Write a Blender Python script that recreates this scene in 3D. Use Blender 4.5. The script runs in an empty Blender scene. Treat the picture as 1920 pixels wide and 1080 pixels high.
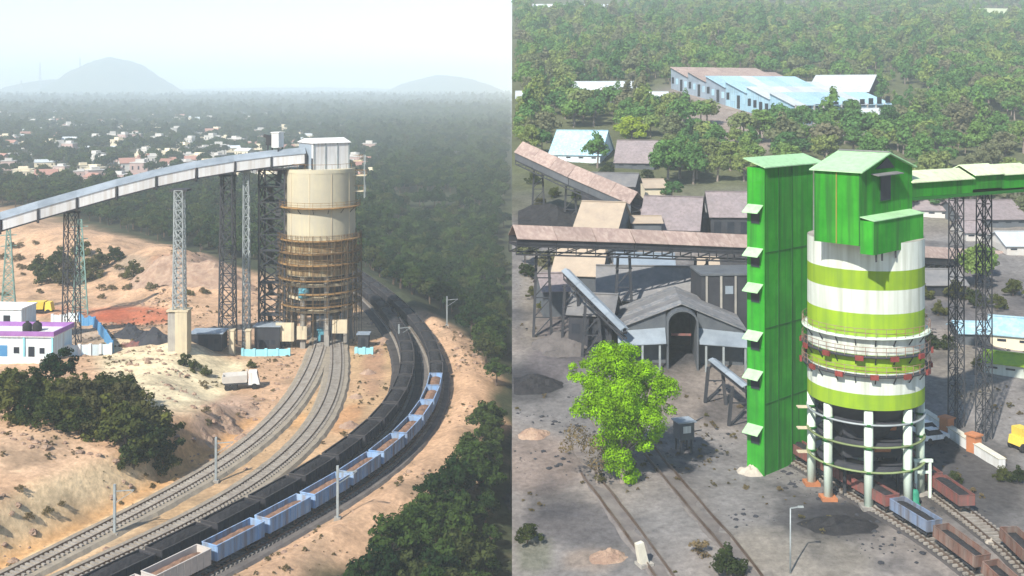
import bpy, math, random
import numpy as np
from mathutils import Vector, Matrix, noise

R = math.radians
random.seed(7)
rng = np.random.default_rng(7)
scene = bpy.context.scene
col = scene.collection

# ------------------------------------------------------------------ camera, sky, sun, exposure
F, HZ, CH = 2000.0, 165.0, 52.0          # focal length and horizon row for a 1920 px wide frame, camera height
cam_d = bpy.data.cameras.new("camera")
cam = bpy.data.objects.new("camera", cam_d)
col.objects.link(cam)
cam.location = (0, 0, CH)
cam.rotation_euler = (R(90), 0, 0)
cam_d.sensor_width = 36.0
cam_d.lens = 36.0 * F / 1920.0
cam_d.shift_y = -(540.0 - HZ) / 1920.0
cam_d.clip_start = 1.0
cam_d.clip_end = 30000.0
scene.camera = cam

SUN_EL = 43.0
SUN_AZ = (-0.53, -0.85)                   # horizontal direction towards the sun
world = bpy.data.worlds.new("World")
scene.world = world
world.use_nodes = True
wn = world.node_tree
wn.nodes.clear()
w_out = wn.nodes.new("ShaderNodeOutputWorld")
w_bg = wn.nodes.new("ShaderNodeBackground")
w_sky = wn.nodes.new("ShaderNodeTexSky")
w_sky.sky_type = 'NISHITA'
w_sky.sun_disc = False
w_sky.sun_elevation = R(SUN_EL)
w_sky.sun_rotation = math.atan2(SUN_AZ[0], SUN_AZ[1])
w_sky.air_density = 1.0
w_sky.dust_density = 0.1
w_sky.ozone_density = 1.0
w_bg.inputs[1].default_value = 0.105
wn.links.new(w_sky.outputs[0], w_bg.inputs[0])
wn.links.new(w_bg.outputs[0], w_out.inputs[0])

sun_d = bpy.data.lights.new("sun", 'SUN')
sun_d.energy = 4.8
sun_d.angle = R(1.0)
sun_d.color = (1.0, 0.93, 0.82)
sun = bpy.data.objects.new("sun", sun_d)
col.objects.link(sun)
ce = math.cos(R(SUN_EL))
sv = Vector((SUN_AZ[0] * ce, SUN_AZ[1] * ce, math.sin(R(SUN_EL)))).normalized()
sun.rotation_euler = sv.to_track_quat('Z', 'Y').to_euler()
sun.location = (-200, -200, 300)

scene.view_settings.view_transform = 'Standard'
scene.view_settings.look = 'None'
scene.view_settings.exposure = 0.75
scene.view_settings.gamma = 1.0
scene.view_settings.use_curve_mapping = False
scene.cycles.use_denoising = True
scene.cycles.max_bounces = 5
scene.cycles.diffuse_bounces = 3
scene.cycles.glossy_bounces = 2
scene.cycles.transmission_bounces = 2
scene.cycles.volume_bounces = 2
scene.cycles.use_adaptive_sampling = True
scene.cycles.adaptive_threshold = 0.02

HAZE_DENSITY = 0.00032

# ------------------------------------------------------------------ small helpers
def smooth(a, b, t):
    t = min(1.0, max(0.0, (t - a) / (b - a)))
    return t * t * (3 - 2 * t)

def lerp(a, b, t):
    return a + (b - a) * t

def mixc(a, b, t):
    return tuple(lerp(a[i], b[i], t) for i in range(3))

def proj(x, y, z):
    return 960 + F * x / y, HZ + F * (CH - z) / y

def nz(x, y, s, o=0.0):
    return noise.noise(Vector((x * s + o, y * s - o, o * 1.7)))

# ------------------------------------------------------------------ the lie of the land
T1 = [(100, -58.5), (115, -52.0), (125, -47.6), (133, -44.2), (143, -40.3), (156, -36.9), (175, -35.0), (198, -36.6), (219, -38.8), (245, -42.5), (275, -48), (310, -56)]
T2 = [(100, -54.0), (115, -45.2), (123, -40.6), (131, -36.6), (141, -32.7), (156, -29.4), (175, -28.9), (198, -32.0), (219, -36.2), (245, -41.0), (275, -47), (310, -55)]
TO = [(98, -42.0), (107, -36.2), (115.6, -31.2), (122.4, -27.5), (130, -23.4), (139.6, -18.9), (151.8, -15.0), (166.4, -12.2), (187, -12.2), (210, -15.2), (239, -23.0), (277, -37.0), (310, -52), (330, -62)]
TI = [(98, -47.0), (107, -41.5), (115.6, -36.6), (122.4, -33.0), (130, -29.2), (139.6, -24.9), (151.8, -20.8), (166.4, -17.8), (187, -17.4), (210, -20.0), (239, -27.3), (277, -40.7), (310, -55.5), (330, -65.5)]

def catmull(pts, step=1.0):
    """points evenly spaced along a smooth curve through pts (given as y, x)"""
    P = [Vector((x, y, 0)) for y, x in pts]
    P = [P[0] * 2 - P[1]] + P + [P[-1] * 2 - P[-2]]
    out = []
    for i in range(1, len(P) - 2):
        for k in range(24):
            t = k / 24.0
            a, b, c, d = P[i - 1], P[i], P[i + 1], P[i + 2]
            out.append(0.5 * ((2 * b) + (c - a) * t + (2 * a - 5 * b + 4 * c - d) * t * t + (3 * b - a - 3 * c + d) * t ** 3))
    out.append(P[-2])
    for _ in range(3):                                     # soften the hand-measured points into one bend
        k = 20
        sm = []
        for i in range(len(out)):
            lo, hi = max(0, i - k), min(len(out), i + k + 1)
            m = min(i - lo, hi - 1 - i)
            seg = out[i - m:i + m + 1]
            sm.append(sum(seg, Vector()) / len(seg))
        out = sm
    res, acc = [out[0]], 0.0
    for a, b in zip(out, out[1:]):
        acc += (b - a).length
        if acc >= step:
            res.append(b)
            acc = 0.0
    return res

CURVE = {k: catmull(v) for k, v in (('T1', T1), ('T2', T2), ('TO', TO), ('TI', TI))}
TX = {k: (np.array([p.y for p in v]), np.array([p.x for p in v])) for k, v in CURVE.items()}

def tx(k, y):
    return float(np.interp(y, TX[k][0], TX[k][1]))

def hL(x, y):
    """ground height of the left-hand ground (x < 0)"""
    z = 0.0
    if 60 < y < 460:
        u = tx('T1', y) - x
        k = smooth(158, 182, y)
        a, b = lerp(3.8, 13.0, k), lerp(15.0, 27.0, k)
        hm = lerp(8.0, 4.0, smooth(140, 180, y)) * (1 - smooth(214, 232, y))
        rough = 0.55 * nz(x, y, 0.16, 3.1) + 0.35 * nz(x, y, 0.45, 9.0)
        sl = smooth(a, b, u)
        sl = lerp(0.72 * smooth(4.2, 9.0, u) + 0.28 * smooth(9.0, 20.0, u), sl, k)
        z += (hm + rough * smooth(4, 12, u)) * sl
        if y < 175 and 0.02 < sl < 0.98:
            q = tx('T1', y) * 0.45 + y * 0.9
            z -= 1.7 * sl * (1 - sl) * 2.2 * abs(noise.noise(Vector((q * 0.42, u * 0.06, 1.0)))) + 0.5 * sl * (1 - sl) * noise.noise(Vector((q * 1.1, u * 0.2, 4.0)))
        if y > 225 and u > 12:
            yr = 262 - (x + 60) * 0.95
            z += 6.0 * math.exp(-((y - yr) / 24.0) ** 2) * smooth(12, 40, u) * (1 + 0.5 * nz(x, y, 0.05, 5.0))
            z += 0.7 * nz(x, y, 0.13, 2.0) * smooth(12, 25, u)
        v = x - tx('TO', y)
        z -= 5.5 * smooth(7, 24, v) - 0.9 * math.exp(-((v - 6.0) / 2.2) ** 2) * (1 + 0.6 * nz(x, y, 0.2))
    else:
        z += 1.5 * nz(x, y, 0.01)
    if y > 460:
        z += smooth(460, 700, y) * 2.5 * nz(x, y, 0.004, 4.0)
    return z

SLOPE, BASE_R = 0.1325, -7.0
SILO_R = (38.4, 116.0)
PAD_Z = BASE_R + SLOPE * 116.0

def hR(x, y):
    """ground height of the right-hand hillside (x > 0)"""
    z = BASE_R + SLOPE * min(y, 1270.0)
    if z < 0:
        z = 0.0
    if 60 < y < 500:
        r = math.hypot(x - SILO_R[0], y - SILO_R[1])
        z = lerp(PAD_Z, z, smooth(8, 38, r))
        z += (0.22 * nz(x, y, 0.22, 6.0) + 0.1 * nz(x, y, 0.6, 1.0)) * smooth(10, 20, r)
    elif y >= 500:
        z += 3.0 * nz(x, y, 0.008, 2.0) * smooth(500, 800, y)
    return z

def ground(x, y):
    return hL(x, y) if x < 0 else hR(x, y)

def U(px, py, h=0.0):
    """where the ground lies that the photograph shows at this spot (h above it)"""
    dx, dz = (px - 960) / F, -(py - HZ) / F
    d, last = 62.0, 62.0
    while d < 6000:
        if CH + dz * d < ground(dx * d, d) + h:
            break
        last = d
        d *= 1.006
    lo, hi = last, d
    for _ in range(18):
        m = (lo + hi) / 2
        if CH + dz * m < ground(dx * m, m) + h:
            hi = m
        else:
            lo = m
    return Vector((dx * hi, hi, ground(dx * hi, hi)))

def at(px, py, d):
    """the point at this spot of the photograph at distance d"""
    return Vector(((px - 960) / F * d, d, CH - (py - HZ) / F * d))

# ------------------------------------------------------------------ mesh builder
class MB:
    def __init__(s):
        s.v, s.f, s.sm = [], [], []

    def add(s, vs, fs, sm=False):
        o = len(s.v)
        s.v += [tuple(v) for v in vs]
        for f in fs:
            s.f.append(tuple(i + o for i in f))
            s.sm.append(sm)
        return s

    def box(s, x0, x1, y0, y1, z0, z1):
        vs = [(x0, y0, z0), (x1, y0, z0), (x1, y1, z0), (x0, y1, z0), (x0, y0, z1), (x1, y0, z1), (x1, y1, z1), (x0, y1, z1)]
        return s.add(vs, [(3, 2, 1, 0), (4, 5, 6, 7), (0, 1, 5, 4), (1, 2, 6, 5), (2, 3, 7, 6), (3, 0, 4, 7)])

    def hexa(s, vs):
        return s.add(vs, [(3, 2, 1, 0), (4, 5, 6, 7), (0, 1, 5, 4), (1, 2, 6, 5), (2, 3, 7, 6), (3, 0, 4, 7)])

    def bar(s, p, q, w, h=None, up=(0, 0, 1)):
        p, q = Vector(p), Vector(q)
        h = h or w
        d = (q - p).normalized()
        u = Vector(up)
        if abs(d.dot(u)) > 0.95:
            u = Vector((1, 0, 0))
        a = d.cross(u).normalized() * (w / 2)
        b = a.cross(d).normalized() * (h / 2)
        return s.hexa([p - a - b, p + a - b, p + a + b, p - a + b, q - a - b, q + a - b, q + a + b, q - a + b])

    def tube(s, p, q, r, r2=None, n=10, caps=True):
        p, q = Vector(p), Vector(q)
        r2 = r if r2 is None else r2
        d = (q - p).normalized()
        u = Vector((0, 0, 1)) if abs(d.z) < 0.95 else Vector((1, 0, 0))
        a = d.cross(u).normalized()
        b = a.cross(d).normalized()
        vs = []
        for c, rr in ((p, r), (q, r2)):
            for i in range(n):
                t = 2 * math.pi * i / n
                vs.append(c + a * (rr * math.cos(t)) + b * (rr * math.sin(t)))
        fs = [(i, i + n, (i + 1) % n + n, (i + 1) % n) for i in range(n)]
        s.add(vs, fs, True)
        if caps:
            o = len(s.v) - 2 * n
            s.f.append(tuple(o + i for i in range(n))); s.sm.append(False)
            s.f.append(tuple(o + n + i for i in reversed(range(n)))); s.sm.append(False)
        return s

    def lathe(s, prof, n=48, a0=0.0, a1=2 * math.pi, sm=True):
        full = abs(a1 - a0) > 6.28
        m = n if full else n + 1
        vs = []
        for (r, z) in prof:
            for i in range(m):
                t = a0 + (a1 - a0) * i / n
                vs.append((r * math.cos(t), r * math.sin(t), z))
        fs = []
        for j in range(len(prof) - 1):
            for i in range(n):
                k = (i + 1) % m
                fs.append((j * m + i, j * m + k, (j + 1) * m + k, (j + 1) * m + i))
        return s.add(vs, fs, sm)

    def ring(s, r, rr, z, n=48, a0=0.0, a1=2 * math.pi):
        return s.lathe([(r - rr, z), (r, z - rr), (r + rr, z), (r, z + rr), (r - rr, z)], n, a0, a1)

    def prism(s, pts, axis, a, b):
        """closed outline pts (2D) extruded from a to b along 'x', 'y' or 'z'"""
        n = len(pts)
        def P(p, t):
            return {'x': (t, p[0], p[1]), 'y': (p[0], t, p[1]), 'z': (p[0], p[1], t)}[axis]
        vs = [P(p, a) for p in pts] + [P(p, b) for p in pts]
        fs = [tuple(range(n)), tuple(range(2 * n - 1, n - 1, -1))]
        fs += [(i, i + n, (i + 1) % n + n, (i + 1) % n) for i in range(n)]
        return s.add(vs, fs)

    def mesh(s, name, mats):
        me = bpy.data.meshes.new(name)
        me.from_pydata(s.v, [], s.f)
        for m in (mats if isinstance(mats, (list, tuple)) else [mats]):
            me.materials.append(m)
        me.polygons.foreach_set('use_smooth', s.sm)
        me.update()
        return me

    def build(s, name, mat, parent=None, fix=True):
        me = s.mesh(name, mat)
        if fix and len(s.f) < 3000:
            import bmesh
            bm = bmesh.new(); bm.from_mesh(me)
            bmesh.ops.recalc_face_normals(bm, faces=bm.faces)
            bm.to_mesh(me); bm.free()
        o = bpy.data.objects.new(name, me)
        col.objects.link(o)
        if parent:
            o.parent = parent
        return o

def tag(o, label=None, cat=None, group=None, kind=None):
    for k, v in (('label', label), ('category', cat), ('group', group), ('kind', kind)):
        if v:
            o[k] = v
    return o

def thing(name, label, cat, loc=(0, 0, 0), rz=0.0, group=None):
    o = bpy.data.objects.new(name, None)
    o.empty_display_size = 0.5
    o.location = loc
    o.rotation_euler = (0, 0, rz)
    col.objects.link(o)
    return tag(o, label, cat, group)

def ordinal(n):
    ones = ['', 'first', 'second', 'third', 'fourth', 'fifth', 'sixth', 'seventh', 'eighth', 'ninth', 'tenth', 'eleventh', 'twelfth', 'thirteenth', 'fourteenth', 'fifteenth', 'sixteenth', 'seventeenth', 'eighteenth', 'nineteenth']
    tens = ['', '', 'twent', 'thirt', 'fort', 'fift', 'sixt', 'sevent', 'eight', 'ninet']
    if n >= 100:
        return 'hundredth' if n == 100 else 'hundred-and-' + ordinal(n - 100)
    if n < 20:
        return ones[n]
    return tens[n // 10] + ('ieth' if n % 10 == 0 else 'y-' + ones[n % 10])

COUNTED = {}
def counted(o, base):
    """things of one look told apart by their order from the left"""
    COUNTED.setdefault(base, []).append(o)
    o['label'] = base

def copy_tree(o, parent=None):
    c = o.copy()
    col.objects.link(c)
    if parent:
        c.parent = parent
    for ch in o.children:
        copy_tree(ch, c)
    return c

ORD = ['first', 'second', 'third', 'fourth', 'fifth', 'sixth', 'seventh', 'eighth', 'ninth', 'tenth', 'eleventh', 'twelfth', 'thirteenth', 'fourteenth', 'fifteenth', 'sixteenth', 'seventeenth', 'eighteenth', 'nineteenth', 'twentieth', 'twenty-first', 'twenty-second', 'twenty-third', 'twenty-fourth']

# ------------------------------------------------------------------ materials
def mat(name, c1, c2=None, scale=0.6, rough=0.8, metal=0.0, bump=0.0, streak=None, corr=0.0, corr_dir=(1, 0, 0), spread=0.12):
    """paint, concrete or steel: two tones in patches, vertical streaks of dirt, optional sheet corrugation"""
    m = bpy.data.materials.new(name)
    m.use_nodes = True
    nt = m.node_tree
    b = nt.nodes['Principled BSDF']
    b.inputs['Roughness'].default_value = rough
    b.inputs['Metallic'].default_value = metal
    b.inputs['Specular IOR Level'].default_value = 0.15
    geo = nt.nodes.new('ShaderNodeNewGeometry')
    n1 = nt.nodes.new('ShaderNodeTexNoise')
    n1.inputs['Scale'].default_value = scale
    n1.inputs['Detail'].default_value = 6
    n1.inputs['Roughness'].default_value = 0.65
    nt.links.new(geo.outputs['Position'], n1.inputs['Vector'])
    c2 = c2 or tuple(x * 0.72 for x in c1)
    r = nt.nodes.new('ShaderNodeValToRGB')
    r.color_ramp.elements[0].position = 0.36
    r.color_ramp.elements[1].position = 0.64
    r.color_ramp.elements[0].color = (*c1, 1)
    r.color_ramp.elements[1].color = (*c2, 1)
    nt.links.new(n1.outputs['Fac'], r.inputs['Fac'])
    last = r.outputs['Color']
    if streak:
        mp = nt.nodes.new('ShaderNodeMapping')
        mp.inputs['Scale'].default_value = (1.6, 1.6, 0.09)
        n2 = nt.nodes.new('ShaderNodeTexNoise')
        n2.inputs['Scale'].default_value = 1.0
        n2.inputs['Detail'].default_value = 5
        nt.links.new(geo.outputs['Position'], mp.inputs['Vector'])
        nt.links.new(mp.outputs['Vector'], n2.inputs['Vector'])
        mr = nt.nodes.new('ShaderNodeMapRange')
        mr.inputs['From Min'].default_value = 0.43
        mr.inputs['From Max'].default_value = 0.7
        mr.inputs['To Max'].default_value = 0.85
        nt.links.new(n2.outputs['Fac'], mr.inputs['Value'])
        mx = nt.nodes.new('ShaderNodeMix')
        mx.data_type = 'RGBA'
        nt.links.new(mr.outputs['Result'], mx.inputs['Factor'])
        nt.links.new(last, mx.inputs['A'])
        mx.inputs['B'].default_value = (*streak, 1)
        last = mx.outputs['Result']
    oi = nt.nodes.new('ShaderNodeObjectInfo')
    hs = nt.nodes.new('ShaderNodeHueSaturation')
    mr2 = nt.nodes.new('ShaderNodeMapRange')
    mr2.inputs['To Min'].default_value = 1 - spread
    mr2.inputs['To Max'].default_value = 1 + spread
    nt.links.new(oi.outputs['Random'], mr2.inputs['Value'])
    nt.links.new(mr2.outputs['Result'], hs.inputs['Value'])
    nt.links.new(last, hs.inputs['Color'])
    nt.links.new(hs.outputs['Color'], b.inputs['Base Color'])
    if corr or bump:
        bp = nt.nodes.new('ShaderNodeBump')
        if corr:
            wv = nt.nodes.new('ShaderNodeTexWave')
            wv.bands_direction = {(1, 0, 0): 'X', (0, 1, 0): 'Y', (0, 0, 1): 'Z'}[corr_dir]
            wv.inputs['Scale'].default_value = corr
            tc = nt.nodes.new('ShaderNodeTexCoord')
            nt.links.new(tc.outputs['Object'], wv.inputs['Vector'])
            nt.links.new(wv.outputs['Fac'], bp.inputs['Height'])
            bp.inputs['Strength'].default_value = 0.5
            bp.inputs['Distance'].default_value = 0.05
        else:
            n3 = nt.nodes.new('ShaderNodeTexNoise')
            n3.inputs['Scale'].default_value = scale * 6
            n3.inputs['Detail'].default_value = 4
            nt.links.new(geo.outputs['Position'], n3.inputs['Vector'])
            nt.links.new(n3.outputs['Fac'], bp.inputs['Height'])
            bp.inputs['Strength'].default_value = 0.6
            bp.inputs['Distance'].default_value = bump
        nt.links.new(bp.outputs['Normal'], b.inputs['Normal'])
    return m

def leaf_mat(name, stops, trans=0.3, rough=0.7, lo=0.6, hi=1.4):
    """foliage: tone picked per tree along the stops, varied leaf clump by leaf clump"""
    m = bpy.data.materials.new(name)
    m.use_nodes = True
    nt = m.node_tree
    nt.nodes.clear()
    out = nt.nodes.new('ShaderNodeOutputMaterial')
    oi = nt.nodes.new('ShaderNodeObjectInfo')
    r = nt.nodes.new('ShaderNodeValToRGB')
    cr = r.color_ramp
    while len(cr.elements) < len(stops):
        cr.elements.new(0.5)
    for i, c in enumerate(stops):
        cr.elements[i].position = i / max(1, len(stops) - 1)
        cr.elements[i].color = (*c, 1)
    geo = nt.nodes.new('ShaderNodeNewGeometry')
    n1 = nt.nodes.new('ShaderNodeTexNoise')
    n1.inputs['Scale'].default_value = 0.9
    n1.inputs['Detail'].default_value = 3
    nt.links.new(geo.outputs['Position'], n1.inputs['Vector'])
    mr = nt.nodes.new('ShaderNodeMapRange')
    mr.inputs['From Min'].default_value = 0.3
    mr.inputs['From Max'].default_value = 0.7
    mr.inputs['To Min'].default_value = lo
    mr.inputs['To Max'].default_value = hi
    nt.links.new(n1.outputs['Fac'], mr.inputs['Value'])
    hs = nt.nodes.new('ShaderNodeHueSaturation')
    nt.links.new(oi.outputs['Random'], r.inputs['Fac'])
    nt.links.new(r.outputs['Color'], hs.inputs['Color'])
    nt.links.new(mr.outputs['Result'], hs.inputs['Value'])
    d = nt.nodes.new('ShaderNodeBsdfDiffuse')
    t = nt.nodes.new('ShaderNodeBsdfTranslucent')
    mx = nt.nodes.new('ShaderNodeMixShader')
    mx.inputs[0].default_value = trans
    nt.links.new(hs.outputs['Color'], d.inputs['Color'])
    nt.links.new(hs.outputs['Color'], t.inputs['Color'])
    nt.links.new(d.outputs[0], mx.inputs[1])
    nt.links.new(t.outputs[0], mx.inputs[2])
    nt.links.new(mx.outputs[0], out.inputs['Surface'])
    return m

def ground_mat(name, bump=0.12, grit=1.4):
    m = bpy.data.materials.new(name)
    m.use_nodes = True
    nt = m.node_tree
    b = nt.nodes['Principled BSDF']
    b.inputs['Roughness'].default_value = 0.95
    b.inputs['Specular IOR Level'].default_value = 0.1
    at_ = nt.nodes.new('ShaderNodeAttribute')
    at_.attribute_name = 'soil'
    geo = nt.nodes.new('ShaderNodeNewGeometry')
    hs = nt.nodes.new('ShaderNodeHueSaturation')
    prev = None
    for sc, lo, hi in ((0.16, 0.72, 1.28), (grit, 0.66, 1.3)):
        n1 = nt.nodes.new('ShaderNodeTexNoise')
        n1.inputs['Scale'].default_value = sc
        n1.inputs['Detail'].default_value = 8
        n1.inputs['Roughness'].default_value = 0.7
        nt.links.new(geo.outputs['Position'], n1.inputs['Vector'])
        mr = nt.nodes.new('ShaderNodeMapRange')
        mr.inputs['From Min'].default_value = 0.3
        mr.inputs['From Max'].default_value = 0.7
        mr.inputs['To Min'].default_value = lo
        mr.inputs['To Max'].default_value = hi
        nt.links.new(n1.outputs['Fac'], mr.inputs['Value'])
        if prev is None:
            prev = mr.outputs['Result']
        else:
            mu = nt.nodes.new('ShaderNodeMath')
            mu.operation = 'MULTIPLY'
            nt.links.new(prev, mu.inputs[0])
            nt.links.new(mr.outputs['Result'], mu.inputs[1])
            prev = mu.outputs[0]
    nt.links.new(at_.outputs['Color'], hs.inputs['Color'])
    nt.links.new(prev, hs.inputs['Value'])
    nt.links.new(hs.outputs['Color'], b.inputs['Base Color'])
    bp = nt.nodes.new('ShaderNodeBump')
    bp.inputs['Strength'].default_value = 0.8
    bp.inputs['Distance'].default_value = bump
    nt.links.new(n1.outputs['Fac'], bp.inputs['Height'])
    nt.links.new(bp.outputs['Normal'], b.inputs['Normal'])
    return m

M = {}
M['ground'] = ground_mat('soil_ground')
M['rock'] = mat('cut_rock', (0.3, 0.24, 0.18), (0.2, 0.16, 0.12), 0.08, 0.95, bump=0.3)
M['ballast'] = mat('khaki_ballast', (0.30, 0.26, 0.2), (0.22, 0.195, 0.16), 0.9, 0.95, bump=0.06)
M['coal_ballast'] = mat('coal_dusted_ballast', (0.075, 0.068, 0.066), (0.045, 0.043, 0.045), 0.5, 0.95, bump=0.06)
M['grey_ballast'] = mat('grey_ballast', (0.17, 0.155, 0.145), (0.11, 0.1, 0.098), 0.6, 0.95, bump=0.06)
M['rail'] = mat('rail_steel', (0.16, 0.11, 0.08), (0.25, 0.2, 0.17), 0.4, 0.45, 0.7)
M['sleeper'] = mat('sleeper_concrete', (0.3, 0.28, 0.25), (0.2, 0.18, 0.16), 1.2, 0.9)
M['coal'] = mat('coal', (0.018, 0.018, 0.021), (0.035, 0.034, 0.036), 1.6, 0.75, bump=0.15)
M['ore'] = mat('brown_ore', (0.28, 0.165, 0.11), (0.16, 0.1, 0.07), 1.2, 0.95, bump=0.15)
M['wagon_blue'] = mat('wagon_light_blue', (0.2, 0.35, 0.6), (0.27, 0.38, 0.54), 0.5, 0.65, streak=(0.2, 0.18, 0.17))
M['wagon_black'] = mat('wagon_coal_black', (0.05, 0.05, 0.06), (0.03, 0.03, 0.035), 0.6, 0.7)
M['wagon_red'] = mat('wagon_oxide_red', (0.25, 0.085, 0.075), (0.17, 0.075, 0.065), 0.6, 0.65, streak=(0.12, 0.09, 0.08))
M['wagon_brown'] = mat('wagon_rust_brown', (0.30, 0.15, 0.10), (0.2, 0.12, 0.09), 0.6, 0.7, streak=(0.3, 0.25, 0.22))
M['wagon_grey'] = mat('wagon_pale_grey', (0.5, 0.46, 0.42), (0.4, 0.38, 0.36), 0.6, 0.7)
M['dark_steel'] = mat('dark_steel', (0.035, 0.04, 0.05), (0.055, 0.055, 0.06), 0.8, 0.6)
M['grey_steel'] = mat('galvanised_steel', (0.33, 0.37, 0.38), (0.24, 0.27, 0.28), 0.8, 0.5, 0.2)
M['green_steel'] = mat('pale_green_steel', (0.22, 0.36, 0.32), (0.16, 0.27, 0.24), 0.8, 0.6)
M['white_sheet'] = mat('white_sheet', (0.76, 0.77, 0.77), (0.66, 0.67, 0.68), 0.25, 0.5, streak=(0.55, 0.52, 0.48), corr=6.0)
M['blue_sheet'] = mat('blue_grey_sheet', (0.28, 0.34, 0.4), (0.22, 0.27, 0.33), 0.3, 0.55, corr=6.0)
M['roof_grey'] = mat('roof_blue_grey', (0.3, 0.35, 0.4), (0.21, 0.25, 0.29), 0.3, 0.55, corr=5.0)
M['silo_cream'] = mat('silo_cream_paint', (0.5, 0.455, 0.32), (0.4, 0.375, 0.29), 0.22, 0.75, streak=(0.42, 0.39, 0.31))
M['rust_deck'] = mat('rusty_deck', (0.3, 0.18, 0.07), (0.16, 0.1, 0.05), 0.7, 0.8)
M['concrete'] = mat('cream_concrete', (0.6, 0.52, 0.36), (0.5, 0.44, 0.32), 0.5, 0.85, streak=(0.4, 0.34, 0.25))
M['grey_concrete'] = mat('grey_concrete', (0.36, 0.34, 0.3), (0.26, 0.25, 0.23), 0.5, 0.9, streak=(0.18, 0.17, 0.16))
M['teal'] = mat('teal_paint', (0.1, 0.34, 0.44), (0.09, 0.28, 0.36), 0.8, 0.5)
M['cyan_wall'] = mat('cyan_wall_paint', (0.3, 0.66, 0.74), (0.25, 0.55, 0.64), 0.8, 0.7)
M['white_paint'] = mat('white_paint', (0.8, 0.81, 0.8), (0.7, 0.72, 0.72), 0.5, 0.7, streak=(0.55, 0.54, 0.5))
M['pale_blue'] = mat('pale_blue_plaster', (0.66, 0.78, 0.82), (0.58, 0.7, 0.76), 0.5, 0.8, streak=(0.5, 0.52, 0.52))
M['purple'] = mat('purple_band', (0.33, 0.16, 0.42), (0.27, 0.13, 0.34), 0.6, 0.7)
M['blue_wall'] = mat('blue_wall_paint', (0.07, 0.22, 0.42), (0.1, 0.27, 0.46), 0.6, 0.75)
M['glass_dark'] = mat('dark_window', (0.02, 0.025, 0.035), (0.03, 0.035, 0.045), 1.0, 0.25)
M['yellow'] = mat('yellow_paint', (0.75, 0.55, 0.08), (0.62, 0.46, 0.08), 0.8, 0.6)
M['black'] = mat('black_rubber', (0.02, 0.02, 0.022), (0.03, 0.03, 0.03), 1.0, 0.8)
M['bark'] = mat('bark', (0.12, 0.085, 0.06), (0.08, 0.06, 0.045), 2.0, 0.95)
M['pale_bark'] = mat('pale_bark', (0.25, 0.21, 0.18), (0.17, 0.14, 0.12), 2.0, 0.95)
M['dirt_brown'] = mat('stony_spoil', (0.24, 0.16, 0.12), (0.36, 0.26, 0.19), 0.7, 0.95, bump=0.3)
M['green_dark'] = mat('green_sheet', (0.014, 0.215, 0.01), (0.04, 0.32, 0.022), 0.22, 0.75, streak=(0.024, 0.12, 0.022), corr=7.0)
M['green_trim'] = mat('green_trim', (0.02, 0.14, 0.025), (0.02, 0.11, 0.02), 0.5, 0.6)
M['green_roof'] = mat('pale_green_roof', (0.42, 0.72, 0.4), (0.36, 0.62, 0.34), 0.3, 0.5, streak=(0.3, 0.48, 0.28), corr=5.0)
M['cream_roof'] = mat('pale_lime_roof', (0.66, 0.78, 0.5), (0.58, 0.7, 0.44), 0.3, 0.5, streak=(0.45, 0.52, 0.34), corr=5.0)
M['lime'] = mat('lime_paint', (0.26, 0.4, 0.02), (0.2, 0.33, 0.02), 0.2, 0.7, streak=(0.16, 0.27, 0.035))
M['white_band'] = mat('silo_white_paint', (0.6, 0.64, 0.59), (0.52, 0.57, 0.51), 0.22, 0.75, streak=(0.36, 0.39, 0.33))
M['pale_green'] = mat('pale_green_column', (0.66, 0.76, 0.68), (0.56, 0.68, 0.58), 0.5, 0.7, streak=(0.36, 0.42, 0.34))
M['red_lamp'] = mat('dull_red_paint', (0.22, 0.045, 0.04), (0.15, 0.04, 0.035), 1.0, 0.6)
M['orange'] = mat('rust_orange', (0.5, 0.2, 0.09), (0.38, 0.16, 0.08), 0.8, 0.8)
M['brown_roof'] = mat('pink_brown_sheet', (0.36, 0.27, 0.235), (0.27, 0.2, 0.18), 0.35, 0.75, streak=(0.45, 0.36, 0.31), corr=4.0)
M['grey_side'] = mat('slate_sheet', (0.12, 0.135, 0.15), (0.08, 0.09, 0.105), 0.4, 0.7, streak=(0.1, 0.11, 0.12), corr=4.0)
M['dusty_roof'] = mat('dusty_grey_roof', (0.24, 0.235, 0.23), (0.14, 0.145, 0.155), 0.3, 0.85, streak=(0.18, 0.18, 0.19), corr=4.0)
M['dust_patch'] = mat('dusty_patched_roof', (0.2, 0.215, 0.23), (0.12, 0.13, 0.145), 0.4, 0.85, streak=(0.3, 0.28, 0.26), corr=4.0)
M['lilac_roof'] = mat('lilac_grey_roof', (0.30, 0.255, 0.26), (0.24, 0.21, 0.215), 0.35, 0.8, streak=(0.2, 0.17, 0.17), corr=4.0)
M['buff_roof'] = mat('buff_roof', (0.46, 0.38, 0.29), (0.36, 0.3, 0.24), 0.35, 0.8, streak=(0.42, 0.34, 0.26), corr=4.0)
M['white_roof'] = mat('bleached_white_roof', (0.56, 0.61, 0.63), (0.44, 0.5, 0.54), 0.25, 0.6, streak=(0.5, 0.52, 0.53), corr=4.0)
M['sky_roof'] = mat('sky_blue_roof', (0.27, 0.47, 0.6), (0.34, 0.52, 0.62), 0.2, 0.6, streak=(0.5, 0.64, 0.68), corr=4.0)
M['sky_wall'] = mat('sky_blue_sheet_wall', (0.3, 0.5, 0.64), (0.36, 0.54, 0.62), 0.3, 0.7, streak=(0.24, 0.34, 0.42), corr=4.0)
M['coal_wall'] = mat('sooty_wall', (0.05, 0.053, 0.06), (0.03, 0.033, 0.04), 0.5, 0.9, streak=(0.04, 0.04, 0.05))
M['stone'] = mat('pale_stone', (0.62, 0.6, 0.5), (0.5, 0.48, 0.4), 1.0, 0.9)
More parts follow.
